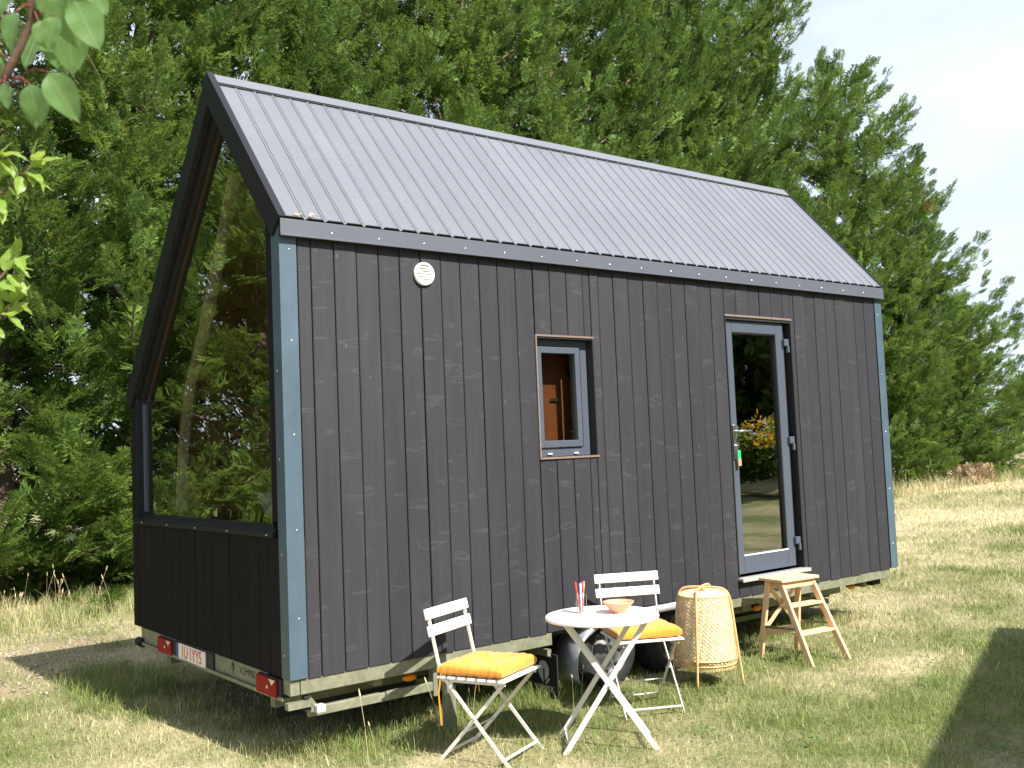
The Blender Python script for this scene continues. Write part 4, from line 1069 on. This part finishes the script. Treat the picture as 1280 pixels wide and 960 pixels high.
for k, (t_, s_, sc_) in enumerate(((15.2, -3.4, 1.1), (15.8, -1.1, 1.2), (15.3, 1.2, 1.25), (16.4, 3.6, 1.15))):
    p_ = o0+dirn*t_+side_*s_; o = empty('flowering_shrub', (p_.x, p_.y, float(zg(p_.x))), k*1.1, label=f'{ORD[k]} yellow flowering shrub in the meadow, mirrored in the door glass', cat='shrub', group='yellow flowering shrubs'); o.scale = (sc_*1.2,)*2+(sc_,)
    for nm_, me_ in (('stem', busht), ('crown', bush), ('flowers', blo)): put(bpy.data.objects.new(nm_, me_), o)
for k, (x, y, s) in enumerate(((62, 22, .8), (66, 26.5, .75), (58, 28.5, .7), (74, 26, .9))):
    broad(x, y, s, k*1.7, f'{ORD[k]} small round tree far off at the right horizon', 'far trees at the right edge')

# ---- neighbouring shed behind the camera whose shadow lies at the lower right
shd = empty('timber_shed', (5.78, -4.26, -.385), math.atan2(.372, .928), label='plain dark timber shed beside the lawn, its shadow at the lower right', cat='shed')
M_shed = plank_material('shed_boards', (.05, .05, .045), (.08, .075, .07), (.1, .1, .1))
MB().box(-5.5, -.12, -3.6, -.12, 0, 3.45).build('wall', M_shed, shd)
MB().box(-5.7, 0, -3.8, 0, 3.45, 3.60).build('roof', M_trim, shd)
MB().box(-3.4, -2.5, -.118, -.09, .05, 2.0).build('door', M_frame, shd)

# ---- fruit tree branches reaching in at the top left
def fleaf_mat(name, c, c2, vein):
    m, t, p = nodes(name); at = t.nodes.new('ShaderNodeUVMap'); n = noise(t, 30, 3, .6)
    sep = t.nodes.new('ShaderNodeSeparateXYZ'); L(t, at.outputs['UV'], sep.inputs[0])
    r = ramp(t, n.outputs['Fac'], [(.3, c), (.7, c2)])
    # midrib and side veins from the leaf's own uv
    ab = t.nodes.new('ShaderNodeMath'); ab.operation = 'ABSOLUTE'; L(t, sep.outputs['Y'], ab.inputs[0])
    sb = t.nodes.new('ShaderNodeMath'); sb.operation = 'MULTIPLY_ADD'; L(t, ab.outputs[0], sb.inputs[0]); sb.inputs[1].default_value = -.55; L(t, sep.outputs['X'], sb.inputs[2])
    ml = t.nodes.new('ShaderNodeMath'); ml.operation = 'MULTIPLY'; L(t, sb.outputs[0], ml.inputs[0]); ml.inputs[1].default_value = 7
    fr = t.nodes.new('ShaderNodeMath'); fr.operation = 'FRACT'; L(t, ml.outputs[0], fr.inputs[0])
    rv1 = ramp(t, fr.outputs[0], [(0, (.5,)*3), (.10, (0,)*3)]); rv2 = ramp(t, ab.outputs[0], [(0, (.8,)*3), (.06, (0,)*3)])
    mxm = t.nodes.new('ShaderNodeMath'); mxm.operation = 'MAXIMUM'; L(t, rv1.outputs[0], mxm.inputs[0]); L(t, rv2.outputs[0], mxm.inputs[1])
    mv = t.nodes.new('ShaderNodeMixRGB'); mv.inputs['Color2'].default_value = (*vein, 1); L(t, mxm.outputs[0], mv.inputs['Fac']); L(t, r.outputs[0], mv.inputs['Color1'])
    L(t, mv.outputs[0], p.inputs['Base Color']); p.inputs['Roughness'].default_value = .38
    bump(t, p, mxm.outputs[0], .25, .002)
    tl = t.nodes.new('ShaderNodeBsdfTranslucent'); hs = t.nodes.new('ShaderNodeHueSaturation'); hs.inputs['Hue'].default_value = .47; hs.inputs['Value'].default_value = 1.8; L(t, mv.outputs[0], hs.inputs['Color']); L(t, hs.outputs[0], tl.inputs['Color'])
    mx = t.nodes.new('ShaderNodeMixShader'); mx.inputs[0].default_value = .42; o = t.nodes['Material Output']; L(t, p.outputs[0], mx.inputs[1]); L(t, tl.outputs[0], mx.inputs[2]); L(t, mx.outputs[0], o.inputs['Surface']); return m
M_pear = fleaf_mat('pear_leaf', (.10, .20, .06), (.14, .25, .075), (.22, .30, .13))
M_plum = fleaf_mat('plum_leaf', (.15, .25, .04), (.22, .33, .055), (.32, .42, .12))
M_twig = simple('brown_twig', (.10, .055, .035), .7, scale=60, var=.4, bmp=.3)
M_petiole = simple('red_petiole', (.18, .035, .025), .5)
def pix(x, y, d):          # point seen at photo pixel (x, y), d metres away
    v_ = (cf_+cr_*((x-640)/1244.3)-cu_*((y-480)/1244.3)).normalized(); return CAM+v_*d
def leaf_mesh(seed, wid, m):
    r = random.Random(seed); n = 12; v = []; f = []; uv = []
    cup = r.uniform(.12, .4); curl = r.uniform(-.15, .45)
    for i in range(n+1):
        t_ = i/n; w_ = wid*(math.sin(math.pi*min(1, t_**.72))**.9)*(1-.15*t_)+(.004 if 0 < t_ < 1 else 0)
        if t_ > .9: w_ *= .45
        zc = -curl*t_*t_*.5
        for k, s_ in enumerate((-1, -.5, 0, .5, 1)):
            wob = .025*math.sin(t_*17+s_*3+seed)*abs(s_)
            v.append((t_+.02*abs(s_), s_*w_, zc+abs(s_)*cup*w_+wob)); uv.append((t_, s_*w_/wid))
    for i in range(n):
        for k in range(4): f.append((i*5+k, i*5+k+1, i*5+k+6, i*5+k+5))
    me_ = bpy.data.meshes.new('leaf'); me_.from_pydata(v, [], f); me_.materials.append(m)
    ul = me_.uv_layers.new(name='UVMap')
    for lp_ in me_.loops: ul.data[lp_.index].uv = uv[lp_.vertex_index]
    me_.polygons.foreach_set('use_smooth', [True]*len(f)); me_.update(); return me_
PL = [leaf_mesh(k, .31+.03*(k % 3), M_pear) for k in range(5)]; QL = [leaf_mesh(k+9, .27, M_plum) for k in range(4)]
def put_leaf(base, tip, meshes, parent, k, face, petiole=None):
    base = Vector(base); tip = Vector(tip); d = tip-base; l = d.length; d.normalize()
    n_ = Vector(face)-d*Vector(face).dot(d); n_.normalize(); s_ = n_.cross(d)
    o = bpy.data.objects.new('leaf', meshes[k % len(meshes)]); put(o, parent)
    Mx = Matrix((d*l, s_*l, n_*l)).transposed().to_4x4(); Mx.translation = base; o.matrix_world = Mx; o.matrix_local = Mx if parent.location.length == 0 else parent.matrix_world.inverted() @ Mx
ft = empty('pear_tree', (0, 0, 0), label='pear tree branch with large glossy leaves hanging in at the top left corner', cat='tree')
D0 = 1.75
br = [pix(-160, 420, 1.9), pix(-60, 210, 1.8), pix(5, 98, D0), pix(25, 60, D0), pix(40, 25, D0), pix(34, -60, D0), pix(60, -160, D0)]
MB().tube(br, [.012, .009, .0068, .006, .0058, .005, .004], 10).tube([pix(-420, 1200, 2.3), pix(-400, 800, 2.2), pix(-260, 560, 2.0), pix(-160, 420, 1.9)], [.06, .05, .03, .012], 12).tube([pix(40, 25, D0), pix(70, -10, D0), pix(110, -60, D0)], [.004, .003, .003], 8).build('branch', M_twig, ft)
tocam = -cf_
pear = [  # base px, tip px, distance, facing tweak (right, up, toward camera), petiole start
 ((20, 16), (9, 62), 1.70, (-.5, .5, .8), (40, 8)), ((48, 27), (62, 62), 1.72, (.6, .2, .8), (40, 14)),
 ((76, -8), (92, 58), 1.69, (-.3, .2, .9), (66, -14)), ((82, 6), (91, 92), 1.76, (.5, .1, .9), (60, 4)), ((94, 0), (124, 62), 1.66, (.5, .3, .8), (84, -12)),
 ((62, 92), (97, 150), 1.66, (.2, .45, .85), (29, 93)), ((38, 106), (48, 155), 1.68, (-.25, .6, .7), (12, 98)), ((45, 112), (44, 158), 1.73, (.5, -.1, .8), (14, 100)),
 ((6, 104), (9, 136), 1.70, (-.4, .5, .7), (8, 96)), ((-6, 120), (-18, 160), 1.72, (-.4, .5, .7), (4, 98)), ((8, -22), (-6, 20), 1.78, (.3, .4, .8), (34, -20)), ((56, -14), (68, 30), 1.74, (.2, .5, .8), (44, -20)),
 ((30, -30), (14, -2), 1.80, (.3, .5, .6), (36, -40)), ((44, 44), (30, 84), 1.80, (-.3, .3, .8), (33, 40)), ((-12, 66), (-4, 104), 1.74, (.3, .4, .8), (14, 78)), ((70, 22), (58, 60), 1.68, (.2, .3, .9), (44, 20)), ((118, 8), (112, 48), 1.82, (.6, .2, .7), (100, -6)), ((60, 40), (74, 84), 1.80, (.7, .1, .6), (44, 26)), ((112, -20), (134, 18), 1.75, (.4, .5, .7), (104, -40))]
for k, (b_, t_, d_, fc, ps) in enumerate(pear):
    b3, t3 = pix(*b_, d_), pix(*t_, d_-.01)
    face = cr_*fc[0]*.6+cu_*fc[1]*.6-cf_*fc[2]*1.2
    b3 = b3-(t3-b3)*.04
    t3 = t3+(t3-b3)*.05
    put_leaf(b3, t3, PL, ft, k, face)
    s3 = pix(*ps, D0); MB().tube([s3, (s3+b3)/2+cu_*.006, b3], [.0014, .0011, .0009], 6).build('petiole', M_petiole, ft)
plt = empty('plum_tree', (0, 0, 0), label='bright yellow-green leafy twigs entering at the left edge below the pear leaves', cat='tree')
D1 = 2.9
tw = [[pix(-120, 330, D1), pix(-40, 270, D1), pix(10, 235, D1), pix(32, 215, D1), pix(44, 202, D1)], [pix(-120, 330, D1), pix(-60, 240, D1), pix(-10, 205, D1), (pix(8, 190, D1))], [pix(-120, 480, D1), pix(-30, 420, D1), pix(0, 398, D1), pix(24, 370, D1)], [pix(-60, 400, D1), pix(-12, 360, D1), pix(12, 335, D1), pix(22, 318, D1)], [pix(-300, 1100, D1), pix(-240, 700, D1), pix(-120, 480, D1), pix(-120, 330, D1)]]
tb = MB()
for k, t_ in enumerate(tw): tb.tube(t_, [.006, .005, .0035, .002, .0015][:len(t_)] if k < 4 else [.03, .02, .012, .006], 8)
tb.build('branch', M_twig, plt)
rq = random.Random(5); kk = 0
for t_ in tw[:4]:
    for seg in range(len(t_)-1):
        for j in range(7 if seg else 5):
            u_ = rq.random(); b3 = t_[seg].lerp(t_[seg+1], u_); ang = rq.uniform(-1.9, 1.5)
            dd = cr_*math.cos(ang)*rq.uniform(.5, 1)+cu_*math.sin(ang)*.8-cf_*rq.uniform(-.6, .6); dd.normalize()
            b3 = b3+dd*.008
            put_leaf(b3, b3+dd*rq.uniform(.045, .075), QL, plt, kk, (rq.uniform(-.6, .6), rq.uniform(-1, .2)-.2, 1.0)); kk += 1

# ---- grass
M_grass = bpy.data.materials.new('grass_blade'); M_grass.use_nodes = True; t = M_grass.node_tree; p = t.nodes['Principled BSDF']
at = t.nodes.new('ShaderNodeAttribute'); at.attribute_name = 'tone'
L(t, at.outputs['Color'], p.inputs['Base Color']); p.inputs['Roughness'].default_value = .55; p.inputs['Specular IOR Level'].default_value = .3
tl = t.nodes.new('ShaderNodeBsdfTranslucent'); L(t, at.outputs['Color'], tl.inputs['Color']); mx = t.nodes.new('ShaderNodeMixShader'); mx.inputs[0].default_value = .35
L(t, p.outputs[0], mx.inputs[1]); L(t, tl.outputs[0], mx.inputs[2]); L(t, mx.outputs[0], t.nodes['Material Output'].inputs['Surface'])
def blades(name, x, y, h, w_, lean, color, parts=2):
    n = len(x); z = zg(x)+(fbm(x, y, .5, 5, 3)-.5)*.025-.004
    a = rng.random(n)*2*np.pi; b_ = rng.random(n)*2*np.pi
    sx_ = np.stack([np.cos(a), np.sin(a), np.zeros(n)], 1)*w_[:, None]/2; ld = np.stack([np.cos(b_), np.sin(b_), np.zeros(n)], 1)*(lean*h)[:, None]
    o_ = np.stack([x, y, z], 1); up = np.zeros((n, 3)); up[:, 2] = h
    v0 = o_-sx_; v1 = o_+sx_; m_ = o_+ld*.30+up*.58; v2 = m_-sx_*.8; v3 = m_+sx_*.8; v4 = o_+ld+up*np.sqrt(np.clip(1-.35*lean**2, .2, 1))[:, None]
    V_ = np.stack([v0, v1, v2, v3, v4], 1).reshape(-1, 3); i = np.arange(n)*5
    F_ = np.stack([i, i+1, i+3, i+2, i+2, i+3, i+4], 1).reshape(-1)
    me_ = npmesh(name, V_, F_, np.tile([4, 3], n), M_grass)
    ca_ = me_.color_attributes.new('tone', 'FLOAT_COLOR', 'POINT'); c_ = np.ones((n*5, 4)); c_[:, :3] = np.repeat(color, 5, 0); ca_.data.foreach_set('color', c_.ravel()); return me_
def bcolor(x, y, jitter=.25, greener=0):
    n = len(x); d = np.clip(dry(x, y)*1.15-.12+rng.normal(size=n)*.24-greener, 0, 1)[:, None]
    g = np.array((.180, .240, .070))*(1+rng.normal(size=(n, 1))*jitter*.8)+np.array((.04, .02, .0))*rng.random((n, 1)); s_ = np.array((.64, .55, .35))*(1+rng.normal(size=(n, 1))*jitter)
    return np.clip(g*(1-d)+s_*d, .01, .85)
N = 330000; d_ = 2.2*(34/2.2)**(rng.random(N)**.9); a_ = .911+(rng.random(N)-.5)*1.30
x = CAM.x+d_*np.cos(a_); y = CAM.y+d_*np.sin(a_)
inside = (x > .9) & (x < 5.0) & (y > 1.0) & (y < 2.0)
keep = (~inside) & (y < 8.6) & (rng.random(N) > soil(x, y)*.93); x, y, d_ = x[keep], y[keep], d_[keep]
dr = dry(x, y); h = (.020+.034*(1-dr)*fbm(x, y, .45, 77, 3)*1.7+.012*rng.random(len(x)))*(1+.6*(rng.random(len(x)) > .93))
h = h*(1+np.clip((d_-9)/14, 0, 1.3)); w_ = np.maximum(.0026, d_*.00052)*rng.uniform(.7, 1.4, len(x)); lean = rng.uniform(.2, 1.3, len(x))
put(tag(bpy.data.objects.new('grass', blades('grass', x, y, h, w_, lean, bcolor(x, y))), 'short sun-dried and green lawn grass all round the trailer', 'grass', kind='stuff'))
# longer tufts: under the trailer edge, beside the gable, at the foot of the hedge
def region(n, x0, x1, y0, y1): return rng.uniform(x0, x1, n), rng.uniform(y0, y1, n)
XS = []; YS = []; HS = []
for (n, b4, h0, h1) in ((5500, (-.1, 5.3, .12, .60), .05, .13), (900, (1.5, 2.3, .0, .4), .06, .13), (8000, (-2.6, 1.4, 5.6, 7.7), .08, .24), (2500, (-.4, .3, 1.5, 3.4), .05, .14), (9000, (5.5, 24, 6.2, 8.0), .10, .34), (2500, (-.6, 1.2, -.2, .3), .04, .13)):
    a_, b_ = region(n, *b4); k_ = fbm(a_, b_, .35, 31, 3) > .46; a_, b_ = a_[k_], b_[k_]; XS.append(a_); YS.append(b_); HS.append(rng.uniform(h0, h1, len(a_)))
x, y, h = map(np.concatenate, (XS, YS, HS)); dd_ = np.hypot(x-CAM.x, y-CAM.y)
put(tag(bpy.data.objects.new('tall_grass', blades('tall_grass', x, y, h, np.maximum(.003, dd_*.0005), rng.uniform(.1, .7, len(x)), bcolor(x, y, .25, .22))), 'longer green grass left standing under the trailer and along the hedge', 'grass', kind='stuff'))
# seed heads
sh_ = MB(); rs_ = random.Random(3)
def stalk(x, y, h, lean):
    z = float(zg(x)); a = rs_.uniform(0, 6.28); dx, dy = math.cos(a)*lean*h, math.sin(a)*lean*h
    sh_.tube([(x, y, z), (x+dx*.4, y+dy*.4, z+h*.55), (x+dx*.9, y+dy*.9, z+h*.93)], [.0016, .0012, .001], 4, cap=False)
    sh_.tube([(x+dx*.88, y+dy*.88, z+h*.91), (x+dx*.95, y+dy*.95, z+h*.96), (x+dx*1.05, y+dy*1.05, z+h*1.04)], [.0015, .0050, .001], 5)
for (x, y, h) in ((.30, -.22, .36), (.36, -.2, .22), (.80, -.12, .33), (1.02, -.10, .25), (1.66, -.2, .22), (1.85, -.05, .2), (1.15, .1, .3)): stalk(x, y, h, .25)
for k in range(90): stalk(rs_.uniform(-2.4, .8), rs_.uniform(5.5, 7.4), rs_.uniform(.3, .5), .25)
for k in range(60): stalk(rs_.uniform(10, 20), rs_.uniform(6.2, 7.6), rs_.uniform(.3, .55), .25)
tag(sh_.build('seed_stalks', simple('straw', (.52, .42, .24), .7), None), 'thin dry grass stalks with seed heads by the trailer and hedge', 'grass', kind='stuff')
# pebbles and clods on the bare patch, leaf litter under the hedge
pb = []; n = 1500; x = rng.normal(-.5, 1.1, n); y = rng.normal(4.5, 1.2, n); x2 = rng.uniform(-3, 22, 2600); y2 = rng.uniform(7.3, 9.5, 2600); x = np.concatenate([x, x2]); y = np.concatenate([y, y2])
k_ = rng.random(len(x)) < soil(x, y)+.15; x, y = x[k_], y[k_]; n = len(x)
oct_ = np.array([(1,0,0),(-1,0,0),(0,1,0),(0,-1,0),(0,0,.6),(0,0,-.6)], float); of = np.array([(0,2,4),(2,1,4),(1,3,4),(3,0,4),(2,0,5),(1,2,5),(3,1,5),(0,3,5)])
sz = rng.uniform(.006, .022, (n, 1, 1)); V_ = oct_[None]*sz*rng.uniform(.6, 1.4, (n, 6, 1))*rng.uniform(.7, 1.5, (n, 1, 3)); V_[:, :, 0] += x[:, None]; V_[:, :, 1] += y[:, None]; V_[:, :, 2] += (zg(x)+.003)[:, None]
F_ = (of[None]+(np.arange(n)*6)[:, None, None]).reshape(-1)
put(tag(bpy.data.objects.new('pebbles', npmesh('pebbles', V_.reshape(-1, 3), F_, np.full(n*8, 3), simple('pale_stone', (.30, .25, .20), .9, var=.45, scale=30))), 'pale pebbles and clods on the bare earth left of the house', 'pebbles', kind='stuff'))
# cut-branch heap at the hedge foot, fallen stick
dv, df, dq = place_sprays(np.stack([rng.normal(19.5, .20, 150), rng.normal(6.7, .15, 150), -.06+rng.random(150)*.22], 1), rng.normal(size=(150, 3))+[0, 0, .4], rng.normal(size=(150, 3)), rng.uniform(.2, .35, 150))
tag(put(bpy.data.objects.new('brush_heap', foliage_mesh('brush_heap', dv, df, dq, M_heap))), 'low heap of dry brown twigs at the right foot of the hedge', 'brush heap')

# small broad-leaved weeds among the lawn
wx = []; wy = []
for k in range(70):
    d__ = 3+random.random()*9; a__ = .911+random.uniform(-.55, .5); cx_ = CAM.x+d__*math.cos(a__); cy_ = CAM.y+d__*math.sin(a__)
    if .2 < cy_ < 2.4 and 0 < cx_ < 5.4: continue
    n_ = random.randint(5, 22); wx.append(rng.normal(cx_, .05, n_)); wy.append(rng.normal(cy_, .05, n_))
wx = np.concatenate(wx); wy = np.concatenate(wy); n_ = len(wx); wz = zg(wx)+rng.uniform(.015, .045, n_)
a_ = rng.random(n_)*6.28; l_ = rng.uniform(.008, .018, n_); dx_ = np.stack([np.cos(a_)*l_, np.sin(a_)*l_, rng.uniform(-.4, .6, n_)*l_], 1); dy_ = np.stack([-np.sin(a_)*l_*.55, np.cos(a_)*l_*.55, rng.uniform(-.3, .3, n_)*l_], 1)
c_ = np.stack([wx, wy, wz], 1); V_ = np.stack([c_-dx_, c_+dy_, c_+dx_, c_-dy_], 1).reshape(-1, 3)
tag(put(bpy.data.objects.new('weeds', foliage_mesh('weeds', V_, np.arange(n_*4), np.repeat(rng.random(n_), 4), leaf_mat('weed_leaf', (.06, .14, .03), (.10, .20, .05), transl=.3)))), 'small broad leaved weeds scattered through the lawn', 'weeds', kind='stuff')
